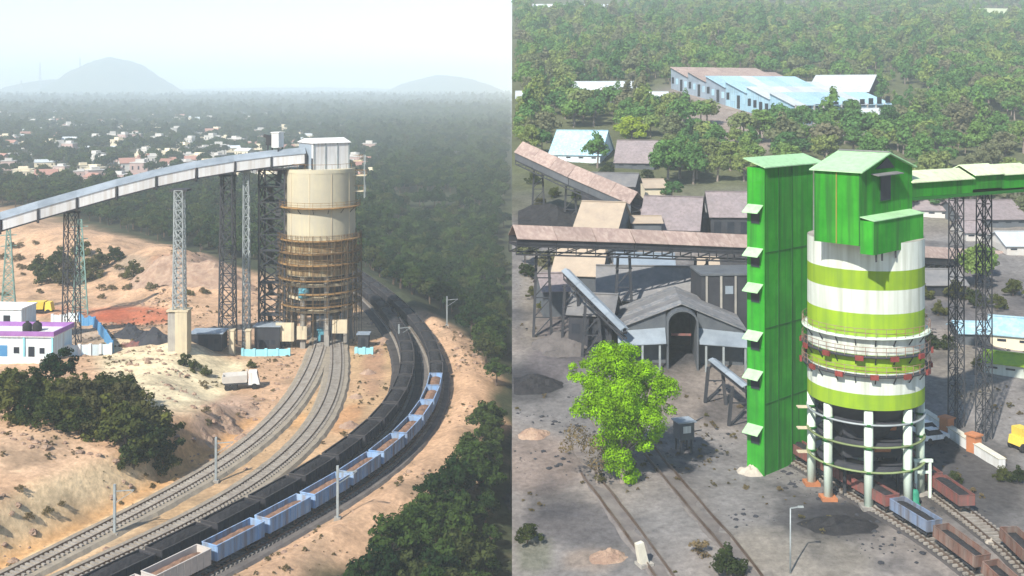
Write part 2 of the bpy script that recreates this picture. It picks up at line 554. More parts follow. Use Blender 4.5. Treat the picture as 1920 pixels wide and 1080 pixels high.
M['plaster_white'] = mat('plaster_white', (0.55, 0.54, 0.51), (0.45, 0.44, 0.42), 0.4, 0.85, streak=(0.5, 0.47, 0.43))
M['plaster_pink'] = mat('plaster_pink', (0.48, 0.35, 0.32), (0.4, 0.3, 0.28), 0.4, 0.85)
M['plaster_cream'] = mat('plaster_cream', (0.68, 0.6, 0.44), (0.6, 0.53, 0.4), 0.4, 0.85)
M['tile_red'] = mat('tile_red', (0.36, 0.19, 0.15), (0.28, 0.17, 0.14), 0.6, 0.85)
M['grey_soil'] = mat('grey_soil', (0.15, 0.135, 0.13), (0.1, 0.092, 0.09), 0.6, 0.95, bump=0.2)
M['stone_dull'] = mat('dull_sand', (0.42, 0.38, 0.32), (0.32, 0.29, 0.25), 1.0, 0.95)
M['field'] = mat('pale_field', (0.42, 0.46, 0.3), (0.36, 0.4, 0.26), 0.05, 0.95)
M['hill'] = mat('wooded_hill', (0.05, 0.075, 0.045), (0.09, 0.095, 0.06), 0.01, 0.95, bump=3.0)
M['leaf_left'] = leaf_mat('forest_leaves_deep', [(0.014, 0.032, 0.012), (0.02, 0.04, 0.013), (0.03, 0.055, 0.014), (0.045, 0.075, 0.018), (0.05, 0.058, 0.022)], 0.18)
M['leaf_scrub'] = leaf_mat('scrub_leaves', [(0.03, 0.048, 0.016), (0.05, 0.065, 0.02), (0.1, 0.11, 0.025), (0.07, 0.068, 0.03)])
M['leaf_right'] = leaf_mat('forest_leaves_mixed', [(0.06, 0.14, 0.05), (0.085, 0.185, 0.055), (0.11, 0.22, 0.06), (0.16, 0.26, 0.065), (0.21, 0.265, 0.075), (0.15, 0.185, 0.085), (0.17, 0.165, 0.1)])
M['leaf_lime'] = leaf_mat('lime_spring_leaves', [(0.2, 0.4, 0.006), (0.22, 0.42, 0.008)], 0.25, lo=0.4, hi=1.5)
M['leaf_yellow'] = leaf_mat('yellow_green_leaves', [(0.30, 0.38, 0.04), (0.27, 0.36, 0.04)], 0.35)
M['leaf_dry'] = leaf_mat('dry_scrub_leaves', [(0.13, 0.11, 0.05), (0.17, 0.13, 0.07), (0.1, 0.1, 0.04)])

# ------------------------------------------------------------------ ground sheets
FLOOR_L, SAND, RED, CREAM = (0.04, 0.048, 0.026), (0.46, 0.3, 0.19), (0.38, 0.115, 0.06), (0.66, 0.56, 0.37)
OCHRE, KHAKI, SPOIL = (0.5, 0.28, 0.12), (0.4, 0.28, 0.14), (0.3, 0.2, 0.15)

def blob(px, py, cx, cy, rx, ry, ang=0.0):
    dx, dy = px - cx, py - cy
    c, s = math.cos(R(ang)), math.sin(R(ang))
    q = ((dx * c + dy * s) / rx) ** 2 + ((-dx * s + dy * c) / ry) ** 2
    return 1 - smooth(0.45, 1.25, q)

BL = [(250, 592, 105, 19, 0, RED, 1.0), (120, 585, 70, 12, 0, (0.42, 0.2, 0.13), 0.7), (130, 965, 215, 85, -22, (0.74, 0.57, 0.35), 1.0),
      (60, 850, 130, 50, 0, (0.55, 0.38, 0.25), 0.7), (375, 505, 75, 32, 8, SPOIL, 0.85), (310, 500, 40, 26, 0, (0.3, 0.15, 0.1), 0.7),
      (250, 500, 40, 25, 0, (0.2, 0.17, 0.13), 0.7), (140, 500, 60, 35, 0, (0.28, 0.22, 0.14), 0.8), (420, 790, 70, 45, -30, (0.42, 0.3, 0.23), 0.8),
      (700, 690, 22, 60, 5, (0.33, 0.19, 0.12), 0.8), (650, 785, 40, 22, -40, (0.44, 0.22, 0.1), 0.7), (150, 640, 50, 28, 0, (0.32, 0.26, 0.2), 0.8),
      (560, 790, 26, 12, -35, OCHRE, 0.7), (470, 610, 60, 14, 0, (0.35, 0.25, 0.18), 0.6), (285, 705, 118, 60, 25, CREAM, 1.05)]

def soilL(x, y, z):
    if y < 62:
        return SAND
    n = nz(x, y, 0.07, 1.0)
    px, py = proj(x, y, z)
    line = 288 - (x + 64) * 1.12 + 8 * n
    c = SAND
    if y < 470:
        u = tx('T1', y) - x
        if 165 < y < 206:
            k = smooth(11, 14, u) * (1 - smooth(27, 31, u)) * smooth(163, 170, y) * (1 - smooth(198, 206, y))
            c = mixc(c, CREAM, k)
        if y < 168:
            c = mixc(c, OCHRE, smooth(3, 4.5, u) * (1 - smooth(6, 9, u)) * 0.9)
        mid = smooth(0, 3, -u) * (1 - smooth(-3, 0, x - tx('TI', y)))
        c = mixc(c, KHAKI, mid * (0.45 + 0.3 * n))
        for b in BL:
            k = blob(px, py, *b[:5])
            if k > 0:
                c = mixc(c, b[5], k * b[6] * (0.85 + 0.3 * n))
        if y < 168:
            c = mixc(c, OCHRE, smooth(2.8, 3.6, u) * (1 - smooth(4.6, 6.4, u)) * 0.85)
        v = x - tx('TO', y)
        f = smooth(9 + 5 * nz(x, y, 0.12, 8.0), 13 + 5 * nz(x, y, 0.12, 8.0), v)
        c = mixc(c, FLOOR_L, f)
        dk = smooth(0.25, 0.5, nz(x, y, 0.3, 12.0) + 0.25 * nz(x, y, 0.9, 2.0))
        c = mixc(c, mixc(c, (0.12, 0.1, 0.07), 0.65), dk * 0.6)
    c = mixc(c, FLOOR_L, smooth(-6, 8, y - line))
    return c

YARD, BROWN, COAL_AND_SHADE, FLOOR_R = (0.165, 0.158, 0.155), (0.21, 0.187, 0.17), (0.04, 0.041, 0.048), (0.09, 0.1, 0.05)
BR = [(1215, 600, 270, 105, 0, COAL_AND_SHADE, 0.75), (1290, 690, 120, 30, 0, (0.09, 0.085, 0.085), 0.7), (1320, 740, 130, 60, 0, (0.27, 0.23, 0.2), 0.8), (1010, 870, 90, 60, 0, (0.3, 0.235, 0.2), 0.8), (1085, 985, 120, 45, 5, (0.12, 0.115, 0.125), 0.85),
      (985, 720, 80, 40, 0, COAL_AND_SHADE, 0.9), (1040, 680, 60, 35, 0, (0.16, 0.14, 0.15), 0.8), (1500, 1040, 150, 55, 10, (0.3, 0.27, 0.225), 0.8),
      (1590, 965, 90, 26, 0, COAL_AND_SHADE, 0.9), (1380, 560, 120, 110, 0, COAL_AND_SHADE, 0.9), (1800, 890, 150, 90, 25, COAL_AND_SHADE, 0.8), (1570, 975, 110, 40, 0, COAL_AND_SHADE, 0.7),  # coal soil; the blob right of the silo paints in its cast shadow
      (1000, 560, 30, 90, 0, (0.32, 0.28, 0.23), 0.7), (1060, 610, 60, 60, 0, (0.2, 0.17, 0.165), 0.7), (1020, 380, 90, 60, 20, COAL_AND_SHADE, 0.85),
      (1800, 700, 90, 60, 10, (0.24, 0.215, 0.18), 0.8), (1330, 210, 110, 40, 15, (0.4, 0.32, 0.27), 0.9), (1400, 255, 70, 40, -10, (0.38, 0.31, 0.26), 0.8),
      (1000, 400, 60, 30, 30, (0.22, 0.2, 0.2), 0.5), (1220, 320, 60, 30, 0, (0.3, 0.26, 0.22), 0.7), (1840, 560, 120, 60, 0, (0.16, 0.15, 0.155), 0.8),
      (1200, 880, 160, 60, 25, (0.2, 0.18, 0.17), 0.4), (1000, 1040, 40, 40, 0, (0.12, 0.14, 0.08), 0.6), (1110, 1050, 60, 25, 0, (0.32, 0.24, 0.18), 0.7)]

def soilR(x, y, z):
    if y < 62:
        return YARD
    n = nz(x, y, 0.06, 3.0)
    px, py = proj(x, y, z)
    c = mixc(YARD, BROWN, smooth(-0.2, 0.4, n))
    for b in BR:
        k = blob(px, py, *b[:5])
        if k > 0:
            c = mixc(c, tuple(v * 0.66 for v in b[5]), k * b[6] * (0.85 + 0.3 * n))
    c = mixc(c, mixc(c, COAL_AND_SHADE, 0.55), smooth(0.15, 0.5, nz(x, y, 0.12, 7.0) + 0.3 * nz(x, y, 0.5, 4.0)) * (1 - smooth(200, 260, y)))
    clear = max(blob(px, py, 1330, 210, 120, 45, 15), blob(px, py, 1400, 255, 80, 45, -10), blob(px, py, 1580, 235, 130, 30, 0))
    c = mixc(c, FLOOR_R, smooth(215, 285, y + 20 * n) * (1 - clear))
    return c

def axis(fine0, fine1, step, far0, far1, grow=1.16):
    xs = list(np.arange(fine0, fine1 + 1e-6, step))
    s, a = step, fine0
    lo = []
    while a > far0:
        s *= grow
        a -= s
        lo.append(max(a, far0))
    s, b = step, fine1
    hi = []
    while b < far1:
        s *= grow
        b += s
        hi.append(min(b, far1))
    return lo[::-1] + [float(v) for v in xs] + hi

def sheet(name, xs, ys, hf, cf, material):
    vs, cs = [], []
    for y in ys:
        for x in xs:
            z = hf(x, y)
            vs.append((x, y, z))
            cs.append((*cf(x, y, z), 1.0))
    n = len(xs)
    fs = [(j * n + i, j * n + i + 1, (j + 1) * n + i + 1, (j + 1) * n + i) for j in range(len(ys) - 1) for i in range(n - 1)]
    me = bpy.data.meshes.new(name)
    me.from_pydata(vs, [], fs)
    ca = me.color_attributes.new('soil', 'FLOAT_COLOR', 'POINT')
    ca.data.foreach_set('color', np.array(cs, dtype=np.float32).ravel())
    me.polygons.foreach_set('use_smooth', [True] * len(fs))
    me.materials.append(material)
    o = bpy.data.objects.new(name, me)
    col.objects.link(o)
    return tag(o, kind='structure')

YS = axis(96, 330, 1.1, -600, 11000, 1.13)
xl = [min(0.0, v) for v in axis(-150, 0, 1.1, -6000, 0.0)]
xl[-1] = -1e-4
sheet('ground', xl, YS, hL, soilL, M['ground'])
xr = axis(0, 110, 1.1, 0.0, 6000)
xr[0] = 1e-4
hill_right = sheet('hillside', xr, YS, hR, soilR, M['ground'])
sk = MB()                                                   # the cut face where the hillside stands above the lower ground
for i, y in enumerate(YS):
    zt, zb = hR(0.0, y), min(hL(-0.01, y), hR(0, y)) - 1.5
    for k in range(7):
        t = k / 6
        sk.v.append((0.02 + 0.25 * math.sin(math.pi * t) * (1 + 0.6 * noise.noise(Vector((y * 0.1, t * 9, 0)))), y, lerp(zb, zt, t)))
for i in range(len(YS) - 1):
    for k in range(6):
        sk.f.append((i * 7 + k, (i + 1) * 7 + k, (i + 1) * 7 + k + 1, i * 7 + k + 1)); sk.sm.append(False)
tag(sk.build('rock_cutting', M['rock'], fix=False), kind='structure')

# far hills on the left
def hill(name, cx, cy, rx, ry, h, power=1.0, seed=0, n=60):
    b = MB()
    for j in range(n + 1):
        for i in range(n + 1):
            u, v = -1 + 2 * i / n, -1 + 2 * j / n
            r = math.hypot(u, v)
            t = max(0.0, 1 - r)
            z = h * (math.sin(t * math.pi / 2) ** power) * (1 + 0.12 * noise.noise(Vector((u * 3 + seed, v * 3, seed)))) + 0.05 * h * noise.noise(Vector((u * 11, v * 11, seed)))
            b.v.append((cx + u * rx, cy + v * ry, z - 4))
    for j in range(n):
        for i in range(n):
            a = j * (n + 1) + i
            b.f.append((a, a + 1, a + n + 2, a + n + 1)); b.sm.append(True)
    return tag(b.build(name, M['hill'], fix=False), kind='structure')

hill('hill', (212 - 960) / F * 5600, 5600, 420, 600, 216, 1.5, 1)
hill('hill', (85 - 960) / F * 6200, 6200, 330, 500, 102, 1.2, 4)
hill('hill', (835 - 960) / F * 6400, 6400, 395, 700, 128, 0.8, 7)
hill('hill', (560 - 960) / F * 8600, 8600, 1600, 500, 60, 0.7, 9)

# ------------------------------------------------------------------ railway tracks and trains
def track(name, pts, label, bed_mat, bed_w=4.6, zf=None, sleepers=True, bed_h=0.42, group='railway tracks'):
    """ballast bed, two rails and sleepers along a list of points"""
    base = pts[len(pts) // 2].copy()
    t = thing(name, label, 'railway track', base, 0, group)
    n = len(pts)
    tang = [(pts[min(i + 1, n - 1)] - pts[max(i - 1, 0)]).normalized() for i in range(n)]
    bed, r1, r2 = MB(), MB(), MB()
    prof = [(-bed_w / 2 - 0.7, -0.5), (-bed_w / 2 + 0.15, bed_h), (bed_w / 2 - 0.15, bed_h), (bed_w / 2 + 0.7, -0.5)]
    def sweep(b, prof, jit=0.0):
        m = len(prof)
        o = len(b.v)
        for i in range(n):
            s = Vector((tang[i].y, -tang[i].x, 0)).normalized()
            for (a, h) in prof:
                j = jit * random.uniform(-1, 1)
                b.v.append(tuple(pts[i] - base + s * (a + j) + Vector((0, 0, h + j * 0.3))))
        for i in range(n - 1):
            for k in range(m - 1):
                b.f.append((o + i * m + k, o + i * m + k + 1, o + (i + 1) * m + k + 1, o + (i + 1) * m + k)); b.sm.append(False)
    sweep(bed, prof, 0.12)
    for b, g in ((r1, -0.838), (r2, 0.838)):
        sweep(b, [(g - 0.07, bed_h + 0.02), (g - 0.045, bed_h + 0.34), (g + 0.045, bed_h + 0.34), (g + 0.07, bed_h + 0.02)])
    bed.build('ballast_bed', bed_mat, t, fix=False)
    r1.build('rail', M['rail'], t, fix=False)
    r2.build('rail', M['rail'], t, fix=False)
    if sleepers:
        sl, acc = MB(), 0.0
        for i in range(n - 1):
            seg = pts[i + 1] - pts[i]
            L = seg.length
            while acc < L:
                c = pts[i] + seg * (acc / L) - base + Vector((0, 0, bed_h + 0.1))
                s = Vector((tang[i].y, -tang[i].x, 0)).normalized() * 1.35
                sl.bar(c - s, c + s, 0.26, 0.2)
                acc += 0.66
            acc -= L
        tag(sl.build('sleepers', M['sleeper'], t, fix=False), kind='stuff')
    return t

track('railway_track', CURVE['T1'], 'khaki ballasted railway track leaving the cream silo, nearest the cut slope', M['ballast'])
track('railway_track', CURVE['T2'], 'khaki ballasted railway track leaving the cream silo, second from the cut slope', M['ballast'])
track('railway_track', CURVE['TI'], 'coal-blackened railway track on the inside of the long curved train', M['coal_ballast'], 5.4)
track('railway_track', CURVE['TO'], 'railway track under the blue-sided train on the outside of the curve', M['grey_ballast'], 4.6)

def make_wagon(body_mat, load_mat, L=10.0, W=3.1, H=1.95, fill=0.75, rim_mat=None):
    """open bogie wagon, length along x; returns a list of (name, mesh, child list)"""
    z0 = 1.25
    b = MB()
    w = 0.09
    b.box(-L / 2, L / 2, -W / 2, W / 2, z0, z0 + 0.16)
    b.box(-L / 2, L / 2, -W / 2, -W / 2 + w, z0 + 0.16, z0 + H)
    b.box(-L / 2, L / 2, W / 2 - w, W / 2, z0 + 0.16, z0 + H)
    b.box(-L / 2, -L / 2 + w, -W / 2 + w, W / 2 - w, z0 + 0.16, z0 + H)
    b.box(L / 2 - w, L / 2, -W / 2 + w, W / 2 - w, z0 + 0.16, z0 + H)
    ribs = MB()
    for s in (-1, 1):
        for i in range(9):
            x = -L / 2 + 0.12 + i * (L - 0.24) / 8
            ribs.box(x - 0.06, x + 0.06, min(s * W / 2, s * (W / 2 + 0.12)), max(s * W / 2, s * (W / 2 + 0.12)), z0 + 0.05, z0 + H - 0.05)
    rim = MB()
    for s in (-1, 1):
        rim.box(-L / 2 - 0.05, L / 2 + 0.05, s * W / 2 - 0.09, s * W / 2 + 0.09, z0 + H - 0.04, z0 + H + 0.1)
        rim.box(s * L / 2 - 0.09, s * L / 2 + 0.09, -W / 2 + 0.09, W / 2 - 0.09, z0 + H - 0.04, z0 + H + 0.09)
    load = MB()
    nx, ny = 16, 7
    rr = random.Random(3)
    for j in range(ny + 1):
        for i in range(nx + 1):
            u, v = -1 + 2 * i / nx, -1 + 2 * j / ny
            hgt = (1 - abs(v) ** 2.2) * (1 - abs(u) ** 6) * 0.75
            load.v.append((u * (L / 2 - 0.1), v * (W / 2 - 0.1), z0 + H * fill + hgt + rr.uniform(-0.07, 0.07)))
    for j in range(ny):
        for i in range(nx):
            a = j * (nx + 1) + i
            load.f.append((a, a + 1, a + nx + 2, a + nx + 1)); load.sm.append(False)
    under = MB()
    under.box(-L / 2 - 0.3, L / 2 + 0.3, -0.35, 0.35, 0.95, z0 - 0.02)
    for s in (-1, 1):
        under.box(s * (L / 2 + 0.3) - 0.25, s * (L / 2 + 0.3) + 0.25, -0.14, 0.14, 0.98, 1.18)
    bog, wh = MB(), MB()
    for s in (-1, 1):
        bog.box(-1.35, 1.35, s * 1.05 - 0.09, s * 1.05 + 0.09, 0.42, 0.78)
    bog.box(-0.25, 0.25, -0.95, 0.95, 0.5, 0.92)
    for x in (-0.95, 0.95):
        for s in (-1, 1):
            wh.tube((x, s * 0.7, 0.45), (x, s * 0.84, 0.45), 0.45, n=12)
        wh.tube((x, -0.7, 0.45), (x, 0.7, 0.45), 0.08, n=6)
    me = {'body': b.mesh('wagon_body', body_mat), 'ribs': ribs.mesh('wagon_ribs', body_mat), 'rim': rim.mesh('wagon_rim', rim_mat or body_mat),
          'load': load.mesh('wagon_load', load_mat), 'under': under.mesh('wagon_underframe', M['dark_steel']),
          'bogie': bog.mesh('wagon_bogie', M['dark_steel']), 'wheels': wh.mesh('wagon_wheels', M['rail'])}
    return me, L

def put_wagon(kit, p, q, label, group, load_name='coal_load', z=0.76, size=1.0):
    me, L = kit
    p, q = Vector(p), Vector(q)
    d = q - p
    t = thing('railway_wagon', label, 'wagon', (p + q) / 2 + Vector((0, 0, z)), math.atan2(d.y, d.x), group)
    t.rotation_euler = (0, -math.atan2(d.z, math.hypot(d.x, d.y)), math.atan2(d.y, d.x))
    t.scale = (size, size, size)
    def child(n, m, par, loc=(0, 0, 0)):
        o = bpy.data.objects.new(n, m)
        col.objects.link(o)
        o.parent = par
        o.location = loc
        return o
    b = child('body', me['body'], t)
    tag(child('ribs', me['ribs'], b), kind='stuff')
    child('rim', me['rim'], b)
    child(load_name, me['load'], t)
    child('underframe', me['under'], t)
    for s in (-1, 1):
        g = child('bogie', me['bogie'], t, (s * (L / 2 - 1.9), 0, 0))
        tag(child('wheels', me['wheels'], g), kind='stuff')
    return t

def arc_points(curve, start, pitch, count):
    """pairs of points pitch apart along a curve, starting at arc length start"""
    acc = [0.0]
    for a, b in zip(curve, curve[1:]):
        acc.append(acc[-1] + (b - a).length)
    xs, ys, zs = [p.x for p in curve], [p.y for p in curve], [p.z for p in curve]
    f = lambda s: Vector((np.interp(s, acc, xs), np.interp(s, acc, ys), np.interp(s, acc, zs)))
    out = []
    for i in range(count):
        s0 = start + i * pitch
        if s0 + pitch > acc[-1]:
            break
        out.append((f(s0 + 0.6), f(s0 + pitch - 0.6)))
    return out

KIT_BLUE_ORE = make_wagon(M['wagon_blue'], M['ore'], H=2.25, W=2.9, fill=0.55)
KIT_BLUE_COAL = make_wagon(M['wagon_blue'], M['coal'])
M['dusty_rim'] = mat('dusty_rim', (0.08, 0.075, 0.075), (0.05, 0.048, 0.05), 0.8, 0.9)
M['wagon_dull_blue'] = mat('wagon_dull_blue', (0.17, 0.24, 0.37), (0.2, 0.24, 0.32), 0.6, 0.7, streak=(0.12, 0.11, 0.11))
M['wagon_dark_brown'] = mat('wagon_dark_brown', (0.19, 0.1, 0.075), (0.12, 0.075, 0.06), 0.6, 0.8, streak=(0.2, 0.17, 0.15))
KIT_BLACK = make_wagon(M['wagon_black'], M['coal'], W=3.3, fill=0.82, rim_mat=M['dusty_rim'])
KIT_BLACK_SLIM = make_wagon(M['wagon_black'], M['coal'], fill=0.8, rim_mat=M['dusty_rim'])
KIT_GREY = make_wagon(M['wagon_grey'], M['ore'], H=2.25, W=2.9, fill=0.55)
KIT_RED = make_wagon(M['wagon_red'], M['coal'])
KIT_BROWN = make_wagon(M['wagon_dark_brown'], M['coal'], fill=0.45)
KIT_BLUE2 = make_wagon(M['wagon_dull_blue'], M['coal'], fill=0.6)

for i, (p, q) in enumerate(arc_points(CURVE['TO'], 2.0, 8.1, 40)):
    if q.y < 117:
        kit, lab, ln = KIT_GREY, 'pale grey wagon with brown load, %s from the near end of the outer train', 'ore_load'
    elif q.y < 182:
        kit, lab, ln = KIT_BLUE_ORE, 'light blue wagon with brown load, %s from the near end of the outer train', 'ore_load'
    else:
        kit, lab, ln = KIT_BLACK_SLIM, 'coal-black wagon, %s from the near end of the outer train', 'coal_load'
    put_wagon(kit, p, q, lab % ordinal(i + 1), 'wagons of the outer curved train', ln, size=0.73)
for i, (p, q) in enumerate(arc_points(CURVE['TI'], 1.0, 8.1, 40)):
    put_wagon(KIT_BLACK, p, q, 'coal-black heaped wagon, %s from the near end of the inner train' % ordinal(i + 1), 'wagons of the inner coal train', size=0.73)

# ------------------------------------------------------------------ lattice steelwork
def lattice(parent, base, w0, w1, z0, z1, bays, r, material, names=('leg', 'bracing'), rz=0.0):
    """four legs (each its own part) and one set of cross bracing"""
    def corner(k, t):
        a = rz + math.pi / 4 + k * math.pi / 2
        w = lerp(w0, w1, t) * math.sqrt(0.5)
        return Vector((base[0] + w * math.cos(a), base[1] + w * math.sin(a), lerp(z0, z1, t)))
    for k in range(4):
        MB().bar(corner(k, 0), corner(k, 1), r * 1.7).build(names[0], material, parent)
    br = MB()
    for j in range(bays):
        t0, t1 = j / bays, (j + 1) / bays
        for k in range(4):
            a, b, c, d = corner(k, t0), corner(k + 1, t0), corner(k + 1, t1), corner(k, t1)
            br.bar(a, c, r)
            br.bar(b, d, r)
            br.bar(d, c, r)
    tag(br.build(names[1], material, parent), kind='stuff')

def mast(px, py, h, label, group='railway line masts', z=None):
    p = U(px, py)
    t = thing('line_mast', label, 'mast', p, 0, group)
    MB().box(-0.14, 0.14, -0.14, 0.14, -0.3, h).build('post', M['grey_steel'], t)
    a = MB().bar((0, 0, h - 0.8), (2.4, -0.4, h - 0.5), 0.1)
    a.bar((0, 0, h - 2.2), (2.3, -0.4, h - 0.6), 0.07)
    a.build('cantilever_arm', M['grey_steel'], t)
    MB().box(-0.4, 0.4, -0.4, 0.4, -0.4, 0.35).build('footing', M['grey_concrete'], t)

mast(633, 975, 6.5, 'slim grey line mast beside the blue-sided wagons near the bottom')
mast(405, 905, 6.0, 'slim grey line mast left of the first khaki track')
mast(215, 1005, 6.0, 'slim grey line mast on the lower left track bed edge')
mast(838, 612, 6.5, 'slim pale line mast at the forest edge beyond the curve')
mast(748, 655, 5.0, 'slim grey line mast on the inside of the black train')

# ------------------------------------------------------------------ cream silo (left)
SX, SY = -39.4, 219.0
silo = thing('loading_silo', 'tall cream concrete coal silo with rusty ring decks over two railway tracks', 'silo', (SX, SY, 0))
prof = [(0.05, 35.4), (7.0, 35.4), (7.1, 35.2), (7.1, 14.6), (6.9, 14.4), (6.8, 14.4)]
MB().lathe([(7.1, 14.4), (7.1, 35.6)], 64).build('drum', M['silo_cream'], silo, fix=False)
MB().lathe([(7.16, 34.9), (7.16, 35.62)], 64).lathe([(7.16, 35.62), (0.01, 35.64)], 64).build('rim_slab', M['silo_cream'], silo)
for k in range(10):
    a = 2 * math.pi * (k + 0.3) / 10
    MB().bar((7.13 * math.cos(a), 7.13 * math.sin(a), 14.5), (7.13 * math.cos(a), 7.13 * math.sin(a), 34.85), 0.16, 0.1, (math.cos(a), math.sin(a), 0)).build('cover_strip', M['concrete'], silo)
M['rust_stain'] = mat('rust_stained_concrete', (0.24, 0.165, 0.085), (0.15, 0.105, 0.06), 0.35, 0.85, streak=(0.42, 0.36, 0.22))
for z0, z1 in ((14.5, 16.5), (16.9, 18.8), (19.2, 21.3)):
    MB().lathe([(7.13, z0), (7.13, z1)], 64).build('stained_band', M['rust_stain'], silo, fix=False)
MB().lathe([(6.7, 14.5), (1.6, 8.6), (1.5, 7.2)], 32).build('hopper', M['dark_steel'], silo)
for z, w in ((27.9, 1.15), (21.4, 1.2), (18.9, 1.3), (16.6, 1.3)):
    d = MB().lathe([(7.12, z), (7.12 + w, z), (7.12 + w, z + 0.22), (7.12, z + 0.22)], 64).build('ring_deck', M['rust_deck'], silo)
    rl = MB()
    for k in (0.55, 1.05):
        rl.ring(7.05 + w, 0.035, z + 0.22 + k, 64)
    for i in range(32):
        a = 2 * math.pi * i / 32
        x, y = (7.05 + w) * math.cos(a), (7.05 + w) * math.sin(a)
        rl.bar((x, y, z + 0.2), (x, y, z + 1.3), 0.05)
    tag(rl.build('railing', M['rust_deck'], d), kind='stuff')
    br = MB()
    for i in range(16):
        a = 2 * math.pi * i / 16
        c, s = math.cos(a), math.sin(a)
        br.bar((7.12 * c, 7.12 * s, z - 1.0), ((7 + w) * c, (7 + w) * s, z), 0.1)
    tag(br.build('brackets', M['dark_steel'], d), kind='stuff')
for i in range(8):
    a = 2 * math.pi * (i + 0.5) / 8
    MB().box(-0.5, 0.5, -0.5, 0.5, -0.4, 14.6).build('column', M['grey_concrete'], silo).location = (6.2 * math.cos(a), 6.2 * math.sin(a), 0)
for z in (12.2, 9.6, 7.0):
    fl = MB()
    fl.lathe([(3.0, z), (6.9, z), (6.9, z + 0.5), (3.0, z + 0.5), (3.0, z)], 8, math.pi / 8, math.pi / 8 + 2 * math.pi, False)
    fl.build('floor_slab', M['concrete'], silo)
    rl = MB()
    rl.lathe([(6.7, z + 1.0), (6.78, z + 1.0), (6.78, z + 1.08), (6.7, z + 1.08)], 8, math.pi / 8, math.pi / 8 + 2 * math.pi, False)
    rl.build('railing', M['rust_deck'], silo)
for x0, x1, z0, z1, nm in ((-7.6, -3.9, 1.6, 5.3, 'wall_panel'), (3.6, 6.6, 3.2, 5.9, 'wall_panel'), (-3.4, -1.4, 2.0, 4.6, 'wall_panel')):
    MB().box(x0, x1, -6.9, -6.6, z0, z1).build(nm, M['concrete'], silo)
for zp, wp_ in ((37.2, 1.6), (34.2, 2.4), (31.0, 1.9)):
    MB().box(6.95, 7.1 + wp_, -1.0, 1.0, zp - 0.2, zp).build('side_platform', M['concrete'], silo)
    rl = MB()
    for y in (-1.0, 1.0):
        rl.bar((7.0, y, zp + 1.0), (7.1 + wp_, y, zp + 1.0), 0.07)
        for k in (0.5, 1.0):
            rl.bar((7.1 + wp_ * k, y, zp), (7.1 + wp_ * k, y, zp + 1.0), 0.06)
    rl.bar((7.1 + wp_, -1.0, zp + 1.0), (7.1 + wp_, 1.0, zp + 1.0), 0.07)
    tag(rl.build('platform_railing', M['rust_deck'], silo), kind='stuff')
MB().bar((9.2, 0.95, 29.5), (9.2, 0.95, 38.2), 0.16).bar((9.2, -0.95, 29.5), (9.2, -0.95, 38.2), 0.16).build('side_frame', M['grey_steel'], silo)
ct = MB()
for i in range(24):
    a = 2 * math.pi * i / 24
    ct.bar((6.95 * math.cos(a), 6.95 * math.sin(a), 35.6), (6.95 * math.cos(a), 6.95 * math.sin(a), 36.7), 0.05)
ct.ring(6.95, 0.04, 36.7, 64)
tag(ct.build('roof_railing', M['rust_deck'], silo), kind='stuff')

sf = MB()
for i in range(36):
    a = 2 * math.pi * i / 36
    for rr_ in (7.5, 8.5):
        sf.bar((rr_ * math.cos(a), rr_ * math.sin(a), 0.0 if i % 3 == 0 else 5.0), (rr_ * math.cos(a), rr_ * math.sin(a), 22.6), 0.085)
    if i % 2:
        b_ = a + math.pi / 18
        for z in (7.0, 11.5, 16.5):
            sf.bar((8.5 * math.cos(a), 8.5 * math.sin(a), z), (8.5 * math.cos(b_), 8.5 * math.sin(b_), z + 4.5), 0.07)
for z in np.arange(6.0, 22.7, 1.65):
    sf.ring(8.5, 0.05, z, 36)
M['scaffold'] = mat('scaffold_steel', (0.15, 0.095, 0.045), (0.08, 0.06, 0.04), 0.8, 0.8)
tag(sf.build('scaffolding', M['scaffold'], silo, fix=False), kind='stuff')
MB().box(-4.6, 4.6, -4.4, 4.4, 6.2, 13.9).build('chute_house', M['coal_wall'], silo)
for z, a0, a1 in ((8.4, -2.6, 0.9), (11.0, -1.9, 1.6), (13.6, -2.9, 0.3)):
    MB().lathe([(7.2, z), (8.45, z), (8.45, z + 0.15), (7.2, z + 0.15), (7.2, z)], 30, a0, a1).build('scaffold_deck', M['rust_deck'], silo)

# head house on the cream silo
hh = thing('head_house', 'white sheeted head house on top of the cream silo', 'head house', (SX + 0.9, SY - 0.4, 35.5), R(34))
MB().box(-4.0, 4.0, -3.6, 3.6, 0.0, 5.4).build('wall', M['white_sheet'], hh)
MB().hexa([(-4.3, -3.9, 5.4), (4.3, -3.9, 5.4), (4.3, 3.9, 5.4), (-4.3, 3.9, 5.4), (-4.3, -0.3, 6.3), (4.3, -0.3, 6.3), (4.3, 0.3, 6.3), (-4.3, 0.3, 6.3)]).build('roof', M['white_sheet'], hh)
for x in (-3.8, -1.3, 1.3, 3.8):
    MB().box(x - 0.12, x + 0.12, -3.72, -3.6, 0.1, 5.35).build('pilaster', M['grey_steel'], hh)
MB().box(-4.07, -4.0, -2.9, 3.4, 0.3, 5.1).build('side_panel', M['blue_sheet'], hh)  # blue-grey sheet puts the shade of this face into its colour
MB().box(-4.1, -4.0, -3.55, -2.95, 0.0, 2.4).build('door', M['glass_dark'], hh)

